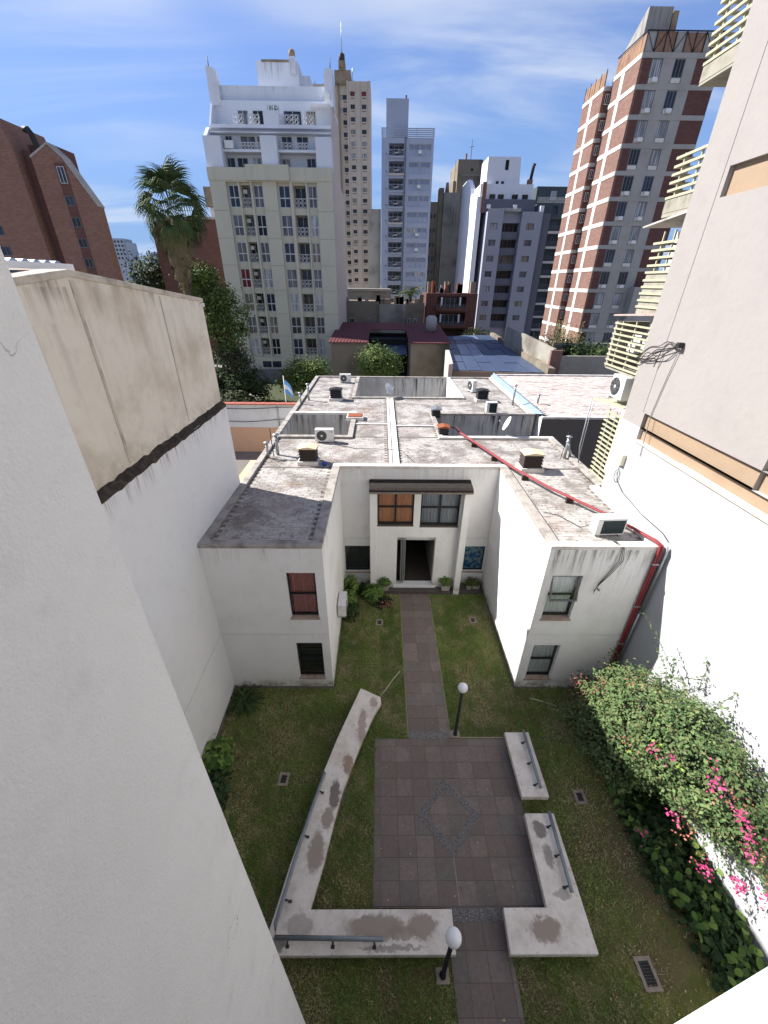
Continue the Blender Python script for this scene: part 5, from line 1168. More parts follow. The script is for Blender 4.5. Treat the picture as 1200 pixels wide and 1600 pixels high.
for j, zt in enumerate(ZT):
    for i, c in enumerate(cols_):
        w = c[1]-c[0]; xm = (c[0]+c[1])/2
        if c[2]:
            stamp(cr_, xm, 61.45, zt-H+.02, w-.06, H-.06, rnd.choice([0,0,1,2,0,5] if (j,i)==(4,4) else [0,0,0,1,2]), m_frame_w, 2)
            railing(cr_, xm, 60.45, zt-H, w, .95)
            box('ac_unit', cr_, m_ac, c[0]+.1,c[0]+.55,60.9,61.3,zt-.75,zt-.35) if i == 1 else None
        else:
            p_ = rnd.choice([0,1,1,2,2,3,4]); 
            if (j,i) == (3,0): p_ = 5
            if (j,i) == (4,3): p_ = 4
            stamp(cr_, xm, 60.46, zt-H+.01, w-.02, H-.02, p_, m_frame_w, 2, .44, fr=.07)
    for (x0,x1) in ((-20.35,-18.45),(-14.15,-12.5),(-7.73,-5.88)):
        if j: box('string_line', cr_, plainc('cream_joint', S(140,134,118)), x0,x1,59.985,60.02,zt+.33,zt+.37)
box('base_window', cr_, PANES[1], -16.9,-15.7,59.97,60.05,1.95,2.75); box('base_window', cr_, PANES[1], -15.5,-14.3,59.97,60.05,1.95,2.75)
# terraces
W_ = m_whitewash
box('wall', cr_, W_, -20.3,-5.9,62.3,72,24.05,28.0); box('wall', cr_, W_, -19.9,-5.9,64.3,71.5,28.0,30.9)
for x0,x1,zt in ((-20.38,-18.45,26.85),(-13.93,-12.08,26.92),(-7.65,-5.86,26.85)): box('terrace_pier', cr_, W_, x0,x1,60.3,62.3,24.05,zt)
box('terrace_slab', cr_, W_, -20.2,-5.9,61.0,62.3,25.62,25.85); box('terrace_slab', cr_, W_, -19.7,-5.92,61.6,64.3,27.85,28.15); box('terrace_slab', cr_, W_, -19.8,-5.93,61.2,62.28,27.35,27.42)
box('terrace_pier', cr_, W_, -13.55,-11.8,61.7,64.3,28.15,29.38)
box('terrace_parapet', cr_, W_, -18.9,-6.75,64.9,65.2,30.86,32.32); box('wall', cr_, W_, -18.9,-6.75,65.2,77,30.9,31.8)
b = MB(); b.prismy([(-20.1,30.4),(-18.9,30.4),(-18.95,32.6),(-19.2,33.5),(-20.1,33.72)], 64.2,65.4); b.build('gable_horn', W_, cr_)
b = MB(); b.prismy([(-6.75,30.4),(-5.78,30.4),(-5.78,33.6),(-6.5,33.65),(-6.75,33.2)], 64.2,66.4); b.build('gable_horn', W_, cr_)
b = MB(); b.prismx([(61.9,28.1),(64.3,28.1),(64.3,30.4),(63.6,30.4)], -19.95,-19.75); b.build('side_parapet', W_, cr_)
b = MB(); b.prismx([(60.3,26.8),(62.3,26.8),(62.3,27.9),(61.8,27.9)], -20.3,-19.9); b.build('side_parapet', W_, cr_)
for x0,x1,z0,z1,p_ in ((-18.79,-17.59,24.1,25.35,1),(-17.34,-16.06,24.1,25.35,0),(-15.5,-14.4,24.1,25.35,4),(-12.0,-11.0,24.1,25.3,3),(-9.03,-7.96,24.1,25.35,1)): stamp(cr_,(x0+x1)/2,62.27,z0,x1-x0,z1-z0,p_)
for x0,x1,p_ in ((-18.4,-17.6,1),(-16.65,-14.9,2),(-14.7,-14.0,3),(-11.82,-10.6,1),(-10.05,-8.7,1)): stamp(cr_,(x0+x1)/2,62.27,25.9,x1-x0,1.4,p_); railing(cr_,(x0+x1)/2,61.3,25.85,x1-x0+.1,.7)
for x0,x1,p_ in ((-17.1,-15.9,2),(-15.35,-14.1,0),(-11.7,-9.6,1),(-9.1,-7.9,3)): stamp(cr_,(x0+x1)/2,64.27,28.3,x1-x0,1.75,p_); railing(cr_,(x0+x1)/2,61.75,28.15,x1-x0+.1,.9)
box('awning', cr_, m_white_far, -8.4,-6.0,62.8,64.3,30.2,30.28)
box('penthouse', cr_, W_, -15.15,-10.2,68,74,31.8,35.4); box('parapet', cr_, m_mould2, -14.5,-11.0,67.9,68.1,35.3,35.5); box('chimney', cr_, W_, -11.08,-10.4,67.3,67.95,34.2,35.6)
b = MB(); b.tube([(-10.74,67.6,35.6),(-10.74,67.6,36.1),(-10.74,67.6,36.3)], [.38,.36,.1], 12); b.build('chimney_cap', m_soot, cr_)
box('penthouse', cr_, W_, -10.2,-9.1,70,76,31.8,34.8)
for x in (-19.95,-6.05): b = MB(); b.tube([(x,65,33.6),(x,65,34.7)], .05, 5); b.build('mast', m_black, cr_)
b = MB()
for i in range(22):
    x = -13.2+random.random()*1.4; b.tube([(x,62.4,29.35),(x+random.uniform(-.15,.15),62.3,29.8),(x+random.uniform(-.3,.3),62.2,30.0)], [.03,.02,.004], 4)
b.build('roof_plants', m_leaf_mid, cr_)['kind'] = 'stuff'
box('ac_unit', cr_, m_ac, -18.2,-17.2,60.9,61.3,25.9,26.6)
box('ac_unit', cr_, m_ac, -6.7,-6.1,64.0,64.4,30.9,31.6)
# low wall in front of it
tag(box('garden_wall', None, plaster('dark_garden_wall', S(112,112,118), S(80,80,84), .8, 1.2, tops=[(2,1.6,.7)]), -18.3,-13.6,58.6,58.8,0,1.9), 'low stained wall at the foot of the cream apartment building', 'wall')

# ------------------------------------------------ beige tower with antenna
bt = thing('tower_block', (-8,150,0), 'slender tall beige tower with many small windows and an antenna on its crown', 'tower')
wc = [(-8.80,-7.60),(-5.75,-4.45)]; rows = [57.5-2.56*i for i in range(18)]
hs = []
for zt in rows:
    for a, c in wc: hs += [(a,c,zt-.95,zt,.3,True),(a+.1,c-.1,zt-1.5,zt-1.25,.3,True)]
b = MB(); b.holes('S',-9.6,-3.3,0,59.45,150,hs); b.holes('E',150,162,0,59.4,-3.3); b.holes('S',-13.4,-9.6,0,59.0,151.4,[h for zt in rows for h in ((-12.2 if zt > 54 else -11.0,-9.75,zt-1.3,zt-.3,.3,True),(-10.8,-9.9,zt-1.85,zt-1.55,.3,True))]); b.holes('W',150,151.4,0,59.4,-9.6)
b.build('wall', m_beige, bt)
rnd = random.Random(5)
for i, zt in enumerate(rows):
    for j, (a,c) in enumerate(wc):
        p_ = 5 if i == 0 else (4 if i in (4,5) else rnd.choice([0,0,0,2,3,1])); stamp(bt,(a+c)/2,150.12,zt-.95,c-a,.95,p_,m_frame_g,2)
    stamp(bt,-10.35,151.5,zt-1.3,1.2,1.0,rnd.choice([0,1,0]),m_frame_g,2)
box('roof_slab', bt, m_beige, -9.55,-3.35,150.05,162,59.3,59.46); box('wall', bt, m_beige, -19.1,-13.4,152,162,0,59.45); box('pilaster', bt, m_beige, -7.25,-6.2,149.8,150,0,59.4)
box('pilaster', bt, m_beige, -9.75,-9.35,149.75,150,0,59.5); box('pilaster', bt, m_beige, -4.0,-3.3,149.85,150,0,59.5); box('pilaster', bt, m_soot, -12.3,-11.9,151.0,151.4,15,59.2)
box('crown', bt, m_soot, -13.0,-8.64,151,158,59.0,61.85); box('crown_turret', bt, m_soot, -11.8,-10.05,150.8,154,61.8,63.6)
b = MB(); b.tube([(-10.95,152,63.6),(-10.95,152,65.0),(-10.95,152,65.4)], [.85,.8,.3], 10); b.build('turret_cap', plainc('dark_metal_cap', (.05,.045,.04,1)), bt)
b = MB(); b.tube([(-10.9,152,65),(-10.9,152,71)], [.12,.04], 5); b.build('antenna', m_galv, bt)
b = MB(); b.tube([(-8.2,152,59.4),(-8.2,152,62.6)], .06, 5); b.build('antenna', m_galv, bt)
for x in (-18.5,-16,-8.0): b = MB(); b.tube([(x,152.5,59.4),(x,152.5,60.5)], .07, 5); b.build('roof_post', m_black, bt)

# ------------------------------------------------ pale blue grey tower
bl_ = thing('tower_block', (5,105,0), 'pale blue grey tower with a column of balconies and a plain tank house on top', 'tower')
rows = [36.7-2.72*i for i in range(12)]
hs = []
for zt in rows: hs += [(1.33,4.38,zt-1.95,zt,1.5,True),(5.30,9.75,zt-1.95,zt-.1,.18,True)]
b = MB(); b.holes('S',-.15,10.25,0,37.55,105,hs); b.holes('E',105,118,0,37.5,10.25); b.holes('W',105,118,0,37.5,-.15); b.build('wall', m_blue, bl_)
box('pipe_column', bl_, m_greyd, 4.55,4.75,104.8,105,0,37.6)
rnd = random.Random(8)
for i, zt in enumerate(rows):
    stamp(bl_,2.85,106.4,zt-1.9,2.7,1.8,rnd.choice([0,1,2,0]),m_frame_w,3); railing(bl_,2.85,104.95,zt-1.95,3.05,1.0,'cross')
    box('balcony_slab', bl_, m_cream_side if i in (1,4) else m_blue, 1.25,4.46,104.7,105,zt-2.25,zt-1.97)
    for k_, (x0,x1) in enumerate(((5.30,7.52),(7.58,9.75))):
        w = x1-x0; stamp(bl_,(x0+x1)/2,105.12,zt-1.0,w-.06,.86,m_blind if rnd.random() < .8 else 4,m_frame_w,2 if rnd.random()<.6 else 1)
        box('spandrel', bl_, m_bluepanel, x0,x0+w/2-.03,105.08,105.17,zt-1.93,zt-1.05); box('spandrel', bl_, m_bluepanel, x0+w/2+.03,x1,105.08,105.17,zt-1.93,zt-1.05)
    if i in (0,5,6,2): box('ac_unit', bl_, m_ac, 7.2,7.9,104.6,104.98,zt-1.6,zt-1.1)
    if i % 1 == 0: box('vent_hole', bl_, m_black, .72,.92,104.99,105.05,zt-1.75,zt-1.55)
for i in range(5): z = 37.62+.29*i; box('screen_slat', bl_, m_blue, -.2,10.3,104.9,105.0,z,z+.19)
for x in (.0,3.4,6.8,10.1): box('screen_post', bl_, m_blue, x-.06,x+.06,105.0,105.1,37.55,39.0)
box('tank_house', bl_, m_blue, .7,5.05,105.6,110,37.55,43.3); box('finial', bl_, m_greyd, 4.4,4.7,106,106.3,43.3,43.9)
box('roof_slab', bl_, m_blue, -.1,10.2,105.05,117.9,37.4,37.5)
# ------------------------------------------------ stained party walls
sb = tag(box('party_wall_building', None, m_mould, -3.35,-.3,120,132,0,28.1), 'low narrow mould-stained block between the beige tower and the blue grey tower', 'building')
s1 = thing('old_tower', (20,118,0), 'tallest soot-stained old tower left of the white penthouse block', 'building')
box('wall', s1, m_mould2, 17.3,22.9,118,130,0,37.1); box('chimney', s1, m_soot, 18.9,19.3,118.5,119,37.1,38.2); box('wall', s1, m_mould2, 16.6,17.3,119,130,0,33.4); box('dark_opening', s1, m_dark, 20.3,20.8,117.95,118,35.1,35.5); box('string', s1, m_mould, 17.3,22.9,117.9,118,34.2,34.4)
b = MB(); b.tube([(20.4,120,37),(20.4,120,41)], .06, 4); b.build('antenna', m_black, s1); b = MB(); b.tube([(19.8,120,39.6),(21.0,120,39.8)], .04, 4); b.build('antenna', m_black, s1); b = MB(); b.tube([(17.0,120,33.4),(17.0,120,37.4)], .05, 4); b.build('antenna', m_black, s1)
s2 = thing('old_tower', (16,114,0), 'mottled grey party wall with black streaks beside the tallest old tower', 'building')
box('wall', s2, m_mould, 14.1,18.2,114,117.8,0,30.5); box('wall', s2, m_mould2, 13.0,14.1,114.6,117.8,0,31.4); b = MB(); b.tube([(14.8,115,30.5),(14.8,115,32.4)], [.5,.3], 8); b.build('chimney', m_soot, s2)
s3 = thing('old_tower', (12,115,0), 'darkest narrow old block with small windows just right of the blue grey tower', 'building')
box('wall', s3, m_mould2, 10.6,13.0,115,128,0,28.9)
for i in range(8):
    for x in (11.4,12.3): stamp(s3,x,114.96,25.8-2.8*i,.55,.9,0,m_frame_g,1)

# ------------------------------------------------ cool grey apartment block
gb = thing('apartment_building', (24,90,0), 'cool grey apartment block with a recessed strip of dark balconies and a white penthouse', 'building')
rows = [22.35-2.53*i for i in range(7)]
hs = [(22.28,25.62,zt-1.22,zt+.12,1.6,True) for zt in rows]+[(19.98,21.32,zt-.97,zt,.2,True) for zt in rows]+[(26.72,28.12,zt-.97,zt,.2,True) for zt in rows]
b = MB(); b.holes('S',19.3,22.25,0,24.1,90,[h for h in hs if h[0] < 21]); b.holes('S',22.25,25.65,0,24.1,90.9,[(h[0],h[1],h[2],h[3],.9,True) for h in hs if 22 < h[0] < 24]); b.holes('S',25.65,29.45,0,24.1,90,[h for h in hs if h[0] > 26]); b.holes('W',90,100,0,24.1,19.3); b.holes('E',90,90.9,0,24.1,22.25); b.holes('W',90,90.9,0,24.1,25.65)
b.quad((19.3,90,24.1),(29.45,90,24.1),(29.45,100,24.1),(19.3,100,24.1)); b.build('wall', m_grey, gb)
for i, zt in enumerate(rows):
    for x in (20.65,27.42): stamp(gb,x,90.1,zt-.97,1.3,.95,[4,2,2,1,4,2,3][i] if x < 25 else [3,2,3,2,2,3,2][i],m_frame_g,2)
    stamp(gb,23.95,91.7,zt-1.2,3.2,1.3,[0,0,3,0,1,0,0][i],m_frame_g,4); box('balcony_parapet', gb, m_greyd, 22.27,25.63,90.55,90.85,zt-2.35,zt-1.25)
box('wall', gb, m_greyd, 18.45,28.35,92,100,24.1,26.15); box('wall', gb, m_white_far, 18.1,27.8,93,100,26.15,28.5); 
b = MB(); b.prismy([(19.1,28.5),(25.3,28.5),(24.95,32.45),(19.1,32.45)], 93.6,99); b.build('penthouse', m_white_far, gb); box('slot_window', gb, m_dark, 22.3,22.9,93.55,93.62,30.6,32.0); box('door_window', gb, PANES[0], 20.9,21.4,93.55,93.62,28.55,29.0); box('door_window', gb, PANES[0], 21.9,22.4,93.55,93.62,28.55,29.0)
for x in (20.4,22.0,24.6,26.5): stamp(gb,x,92.95,26.3,1.1,.7,0,m_frame_g,2)
for x in (19.3,24.2): box('ac_unit', gb, m_ac, x,x+.7,91.5,91.9,24.7,25.3)
railing(gb,23.9,90.95,24.1,3.3,.6,'bar'); railing(gb,20.8,90.05,24.1,2.8,.4,'bar',); box('parapet', gb, m_white_far, 28.8,29.45,90,91,24.1,25.0)
box('chimney', gb, m_brick, 27.3,28.1,95,96,28.5,29.6); b = MB(); b.tube([(27.8,95.5,29.5),(28.0,95.5,31.5),(28.1,95.5,31.9)], [.28,.28,.35], 8); b.build('flue', m_black, gb)
box('wall', gb, m_brick, 18.3,19.0,91.9,92.4,24.1,28.6)
b = MB(); b.prismx([(92,0),(110,0),(110,31),(104,31),(100,29),(98,26.5),(92,26.5)], 17.5,18.4); b.build('side_wing', m_white_far, gb); box('side_wing', gb, m_greyd, 18.4,19.3,100,108,0,28)
box('wall', gb, m_greyd, 29.45,31.2,91,100,0,24.0)
# small brick block with balconies in front
kb = thing('brick_building', (12.3,80,0), 'low dark brick block with two white-posted balconies and a cluttered roof', 'building')
b = MB(); b.holes('S',7.9,17.0,0,11.1,80,[(9.9,15.1,8.6,10.6,1.6,True),(9.9,15.1,5.9,8.0,1.6,True),(9.9,15.1,.5,5.3,2.0,True)]); b.holes('W',80,88,0,11.1,7.9); b.holes('E',80,88,0,11.1,17.0); b.quad((7.9,80,11.1),(17,80,11.1),(17,88,11.1),(7.9,88,11.1)); b.build('wall', m_brick_d, kb)
for z in (8.6,5.9):
    for x in (10.7,14.0): box('balcony_post', kb, m_white_far, x-.13,x+.13,79.95,80.15,z+.55,z+1.9)
    box('balcony_slab', kb, m_brick_d, 9.7,15.3,79.3,80,z-.3,z+.25); stamp(kb,12.4,81.5,z+.05,3.4,1.7,0,m_frame_w,4); railing(kb,12.4,79.4,z+.25,5.4,.5,'bar',m_frame_g)
for i in range(14):
    x = random.uniform(8.2,16.5); s = random.uniform(.3,.8); box('roof_clutter', kb, random.choice([m_mould2,m_greyd,m_concrete,m_rust]), x,x+s,82,82+s,11.1,11.1+random.uniform(.5,1.9))
for x in (8.4,11.5,16.2): box('roof_tank_stand', kb, m_mould2, x,x+.9,83,84,11.1,12.9)
# dark green grey block behind the brick tower
gg = thing('apartment_building', (33,97,0), 'dark green grey block with stacked white-edged balconies beside the brick tower', 'building')
rows = [23.8-2.53*i for i in range(9)]
b = MB(); b.holes('S',30.3,36.5,0,26.4,97,[(33.2,35.7,zt-1.9,zt,1.2,True) for zt in rows]+[(30.9,31.7,24.6,25.9,.3,True),(33.4,34.4,24.6,25.9,.3,True)]); b.build('wall', m_green, gg); box('wall', gg, m_green, 30.4,36.5,99,108,26.4,29.25); box('wall', gg, m_green, 30.4,45,97.5,108,0,26.3)
for zt in rows: box('balcony_slab', gg, m_band, 33.1,35.8,96.4,97,zt-2.35,zt-1.95); stamp(gg,34.45,98.1,zt-1.85,2.4,1.8,0,m_frame_g,3); railing(gg,34.45,96.45,zt-1.95,2.6,.9,'bar',m_frame_g)
stamp(gg,33.8,98.95,27.2,1.3,1.4,4,m_frame_g,2); railing(gg,33.0,97.1,26.4,5.5,.9,'bar')

# ------------------------------------------------ red brick tower with white grid
bk = thing('brick_tower', (31,60,0), 'tall red brick tower with a white concrete grid and rusty rooftop screens', 'tower')
BT = [33.78-2.405*i for i in range(14)]     # tops of the white bands
box('core', bk, m_concrete, 27.5,35.5,60.2,70,0,33.3); box('core', bk, m_brick, 26.55,33,66.3,71.7,0,32.6)
def bandbox(z): return z-.42, z
XL, YF = 27.26, 60.0
for i, zt in enumerate(BT):
    z0, z1 = bandbox(zt)
    b = MB(); b.box(XL-.03,35.75,YF-.03,YF+.2,z0,z1); b.build('floor_band', m_concrete, bk)  # front band darker than the west one, shade put into its colour
    b = MB(); b.box(XL-.05,XL+.2,YF+.2,66.1,z0,z1); b.build('floor_band', m_band, bk)
    zz = (zt-12.5)*.967+12.5
    b = MB(); b.box(26.32,26.6,66.1,71.9,zz-.4,zz); b.build('floor_band', m_band, bk); b = MB(); b.box(26.6,27.3,66.07,66.3,zz-.4,zz); b.build('floor_band', m_concrete, bk)  # pale band on the lit west side, darker shaded copy facing south
    if i == 13: break
    zb = BT[i+1]
    for y0,y1 in ((60.0,63.25),(64.0,66.1)): b = MB(); b.box(XL,XL+.25,y0,y1,zb,z0); b.build('brick_panel', m_brick, bk)
    b = MB(); b.box(XL-.04,XL+.25,63.25,64.0,zb,z0); b.build('pilaster', m_band, bk)
    zzb = (zb-12.5)*.967+12.5
    for y0,y1 in ((66.1,68.9),(69.6,71.9)): b = MB(); b.box(26.37,26.6,y0,y1,zzb,zz-.4); b.build('brick_panel', m_brick, bk)
    b = MB(); b.box(26.33,26.6,68.9,69.6,zzb,zz-.4); b.build('pilaster', m_band, bk)
    b = MB(); b.box(26.6,27.25,66.1,66.3,zzb,zz-.4); b.build('brick_panel', m_brick_d, bk); stamp(bk,26.95,66.06,zzb+.7,.5,.95,0,m_frame_w,2)  # south panel in darker brick, its shade put into the colour
    b = MB(); b.box(XL+.25,28.42,YF+.02,YF+.2,zb,z0); b.build('brick_panel', m_brick_d, bk)  # front brick is a darker copy of the west panels, shade in colour
    b = MB(); b.box(33.15,35.72,YF+.02,YF+.2,zb,z0); b.build('brick_panel', m_brick_d, bk)
    hs = [(28.45,29.60,zb+.1,z0-.02,.12,True),(30.85,32.0,zb+.1,z0-.02,.12,True)]
    b = MB(); b.holes('S',28.42,33.15,zb,z0,YF,hs); b.build('wall', m_concrete, bk)
    for x in (29.03,31.42):
        blind = rnd.random() < .55
        stamp(bk,x,YF+.05,zb+.52,1.12,z0-zb-.56,(4 if blind else rnd.choice([0,1,0])),m_frame_g,5 if blind else 3,fr=.055)
        box('ac_panel', bk, m_band, x-.5,x+.5,YF-.02,YF+.1,zb+.12,zb+.5)
        if rnd.random() < .5: box('ac_unit', bk, m_ac, x-.25,x+.3,YF-.25,YF-.03,zb+.14,zb+.5)
b = MB(); b.holes('E',60,70,0,33.8,35.74); b.quad((XL,60,33.79),(35.7,60,33.79),(35.7,66,33.79),(XL,66,33.79)); b.build('wall', m_brick_d, bk)
n = 8
for i in range(n):
    x0 = 27.35+i*(8.2/n); box('screen_panel', bk, m_rustp if i % 3 else m_concrete, x0+.03,x0+8.2/n-.03,60.15,60.2,33.85,35.3); box('screen_post', bk, m_black, x0-.03,x0+.03,60.05,60.15,33.8,35.4)
    b = MB(); b.tube([(x0+.05,60.1,33.9),(x0+8.2/n-.05,60.1,35.3)] if i%2 else [(x0+.05,60.1,35.3),(x0+8.2/n-.05,60.1,33.9)], .03, 4); b.build('screen_brace', m_black, bk)
box('screen_rail', bk, m_black, 27.3,35.6,60.05,60.15,35.33,35.42); box('screen_rail', bk, m_black, 27.25,27.33,60.15,66,35.33,35.42)
for i in range(8): box('screen_panel', bk, m_rustp, 27.36,27.42,60.2+i*.73,60.9+i*.73,33.85,35.3)
for i in range(8): box('screen_panel', bk, m_rustp, 26.42,26.48,66.2+i*.71,66.86+i*.71,32.95,34.4)
for i in range(5): box('screen_post', bk, m_black, 26.38,26.44,66.2+i*1.4,66.26+i*1.4,32.9,34.6)
b = MB(); b.prismx([(61.9,33.8),(66.6,33.8),(66.6,35.4),(62.2,37.75),(61.9,37.75)], 27.75,30.3); b.build('lift_house', plaster('lift_house_cement', S(150,148,142), S(96,92,88), .8, .4, tops=[(37.8,3,.9)], dirt=S(46,44,42), spots=.5), bk); box('lift_house', bk, m_soot, 28.4,31.0,63,66,33.8,36.6)
b = MB(); b.prismx([(62,36),(62.3,36),(62.6,37.6),(62.2,37.6)], 30.5,31.1); b.build('flue', m_soot, bk)
box('low_wing', bk, m_concrete, 32.6,36.4,58.6,59.9,8.0,12.4)

# ------------------------------------------------ brick building on the left with stepped gables
lb = thing('brick_building', (-45,70,0), 'red brick apartment house with sloping gables and a crooked chimney at the far left', 'building')
m_bl = brickmat('warm_red_brick', S(134,102,88), S(118,88,76), S(142,120,108), .5, .16, .2, 'sum', .25)
b = MB(); b.prismy([(-47.0,0),(-39.9,0),(-39.9,21.5),(-42.9,26.7),(-44.3,28.1),(-47.0,26.7)], 70,71.4)
b.build('gable_wall', m_bl, lb)
b = MB(); b.prismy([(-64,0),(-48.6,0),(-48.6,27.3),(-49.5,30.6),(-64,30.6)], 69.4,78); b.build('gable_wall', m_bl, lb)
b = MB(); b.prismy([(-48.6,0),(-47.0,0),(-47.0,26.3),(-47.6,27.6),(-48.6,27.6)], 70.9,78); b.build('recess_wall', m_brick_d, lb); box('roof_block', lb, m_brick_d, -49.2,-45.2,73,77,26,28.6)
box('window_strip', lb, m_brick_d, -44.15,-42.8,69.96,70.0,0,26.2)
b = MB(); b.prismy([(-47.05,26.65),(-44.3,28.08),(-42.85,26.68),(-39.85,21.48),(-39.75,21.55),(-42.75,26.85),(-44.3,28.3),(-47.1,26.85)], 69.9,71.45); b.build('gable_coping', m_concrete, lb)
for i in range(9): stamp(lb,-43.5,69.93,24.0-2.45*i,1.15 if i else .95,1.1 if i else 1.8,1 if i < 2 else 0,m_frame_w if i < 1 else m_frame_g,2)
for i in range(8): stamp(lb,-54.6,69.35,18.0-2.45*i,1.4,1.1,1,m_frame_g,2)
b = MB(); b.tube([(-46.0,71,26.5),(-46.6,71,29.3),(-46.9,71,29.7),(-47.4,71,29.75)], [.38,.36,.42,.34], 8); b.build('chimney', m_black, lb)
# maroon brick wall house behind the palm
mb_ = thing('brick_building', (-31,76,0), 'plain maroon brick building behind the palm tree', 'building')
b = MB(); b.prismy([(-35.9,0),(-25.6,0),(-25.6,20.9),(-31,21.1),(-35.9,20.6)], 76,90); b.build('wall', m_brick_d, mb_); box('roof_box', mb_, m_white_far, -27.0,-25.4,78,84,20.9,24.2); box('roof_box', mb_, m_mould2, -27.2,-26.0,77,78,22.6,25.0); box('parapet', mb_, m_concrete, -36,-25.5,75.9,76.2,20.85,21.15)

# ------------------------------------------------ far skyline
m_farb = plain('far_pale_building', S(150,160,172), .9, var=.3, nscale=.1)
for (x,w,z,y,lab) in ((-222,14,43,400,'far pale high-rise between the left brick house and the palm'),(-203,11,34,420,'low far apartment slab just left of the palm'),(-190,9,33.6,400,'low far apartment slab behind the palm')):
    t = thing('far_building', (x,y,0), lab, 'building'); box('wall', t, m_farb, x-w/2,x+w/2,y,y+14,0,z); 
    if z > 40: box('wall', t, m_farb, x-1,x+w/2+3,y+1,y+14,0,z-2.5)
    for r_ in range(5 if z > 40 else 2):
        for c_ in range(5): stamp(t, x-w/2+w*(c_+.5)/5, y-.1, z-3-2.9*r_, w/9, 1.5, 0, m_frame_g, 1)

# ------------------------------------------------ yard, garden, low roofs in the middle distance
m_yardfloor = plain('yard_cement', S(112,106,100), .95, var=.4, nscale=1)
b = MB(); b.quad((-19,13.2,.0),(-5.2,13.2,.0),(-5.2,32,.0),(-19,32,.0)); tag(b.build('yard_floor', m_yardfloor), kind='structure')
b = MB(); b.quad((-40,32.4,.0),(-2,32.4,.0),(-2,60,.0),(-40,60,.0)); b.quad((-2,33,.0),(27,33,.0),(27,60,.0),(-2,60,.0)); tag(b.build('garden_ground', plain('garden_grass_ground', (.045,.060,.022,1), .95, var=.7, nscale=1.5, dirt=(.09,.075,.05,1))), kind='structure')
b = MB(); b.quad((-16,50,.01),(-14.5,50,.01),(-18.5,58.5,.01),(-20.5,58.5,.01)); b.quad((-16.2,44,.011),(-9,45.5,.011),(-9,46.7,.011),(-16.2,45.2,.011)); tag(b.build('garden_walk', plain('pale_cement_path', S(150,145,138), .95, var=.3)), kind='structure')
yw = thing('yard_wall', (-12,32,0), 'yard wall painted white above and tan below with a red tile cap', 'wall')
box('wall', yw, plaster('yard_white', S(200,200,198), S(176,172,168), .4, 1.0, tops=[(4,1.2,.4)]), -19,-5.2,32,32.3,2.12,4.0); box('wall', yw, plaster('yard_tan', S(190,154,126), S(172,136,110), .3, .8), -19,-5.2,31.97,32.3,0,2.12)
for i in range(34): box('cap_tile', yw, plainc('red_cap_tile', S(158,92,76)), -19+i*.405,-19+i*.405+.39,31.85,32.4,4.0,4.08+.012*(i%2))
for z0,zz in ((3.75,.15),(2.75,.25)):
    b = MB(); b.tube([(-18+i, 31.9, z0+zz*math.sin(i*.7)*.6) for i in range(14)], .025, 4); tag(b.build('wall_cable', m_cable), ('upper' if z0 > 3 else 'lower')+' cable sagging along the white yard wall', 'cable')
b = MB(); b.tube([(-8.3,31.9,2.1),(-8.3,31.9,3.9)], .04, 6); tag(b.build('wall_pipe', m_galv), 'grey pipe standing against the white yard wall', 'pipe')
tw = tag(box('boundary_wall', None, plaster('tan_wall', S(206,172,140), S(190,156,126), .3, 1, tops=[(5,1,.3)]), -6.45,-5.75,13.15,18.4,0,4.85), 'tan boundary wall hugging the left side of the white house', 'wall')
# flag
fg = thing('flag', (-8.3,35,0), 'light blue and white flag on a white pole beyond the yard wall', 'flag')
b = MB(); b.tube([(-8.3,35,0),(-8.3,35,5.55)], .035, 8); b.ball((-8.3,35,5.6),.06,.06,.06,8,6); b.build('pole', m_white_paint, fg)
k = NT('flag_cloth', .8); cz = k.n.new('ShaderNodeTexCoord'); sp = k.n.new('ShaderNodeSeparateXYZ'); k.l.new(cz.outputs['UV'], sp.inputs[0])
st_ = k.mth('MULTIPLY', k.ramp(sp.outputs[1], .32,.34), k.ramp(sp.outputs[1], .66,.68,1,0)); k.col(k.mix(st_, S(104,168,226), S(225,230,235)))
vs = []; fs = []; uv = []; nu, nv = 16, 8
for i in range(nu+1):
    for j in range(nv+1):
        u, v = i/nu, j/nv; L = .85*u
        vs.append((-8.27+L*.72, 34.97+.10*math.sin(u*7+v*2)*u, 5.3-1.15*(1-v)*(1-.25*u)-u*u*.75)); uv.append((u,v))
for i in range(nu):
    for j in range(nv): a = i*(nv+1)+j; fs.append((a,a+nv+1,a+nv+2,a+1))
me = bpy.data.meshes.new('cloth'); me.from_pydata([(x+8.3,y-35,z-4) for x,y,z in vs], [], fs); ul = me.uv_layers.new()
for l in me.loops: ul.data[l.index].uv = uv[l.vertex_index]
me.materials.append(k.m); inst('cloth', me, fg, (-8.3,35,4))
# right neighbour's flat tiled roof with blue flashing
rn = thing('neighbour_house', (14,22,0), 'neighbouring flat-roofed house right of the white house, tiled roof and dark grey wall', 'house')
b = MB(); b.holes('S',8.95,20,0,6.15,21.7); b.build('wall', plaster('dark_grey_paint', S(104,98,92), S(92,86,80), .3, .8), rn)
b = MB(); b.holes('W',21.7,33.6,0,6.1,8.95); b.build('wall', m_house_drip, rn); b = MB(); b.holes('N',8.95,20,0,6.1,33.6); b.build('wall', m_mould, rn)
b = MB(); b.quad((8.95,21.7,6.08),(20,21.7,6.08),(20,33.6,6.08),(8.95,33.6,6.08)); rf = b.build('roof', m_deck, rn)
box('roof_curb', rf, m_coping_light, 8.95,20,21.66,21.9,6.05,6.17); box('roof_curb', rf, m_coping_light, 9.3,20,33.4,33.62,6.05,6.2)
k = NT('pinkish_roof_tile', .92, 0, .15); t = k.n.new('ShaderNodeSeparateColor'); k.l.new(k.attr('tone'), t.inputs[0])
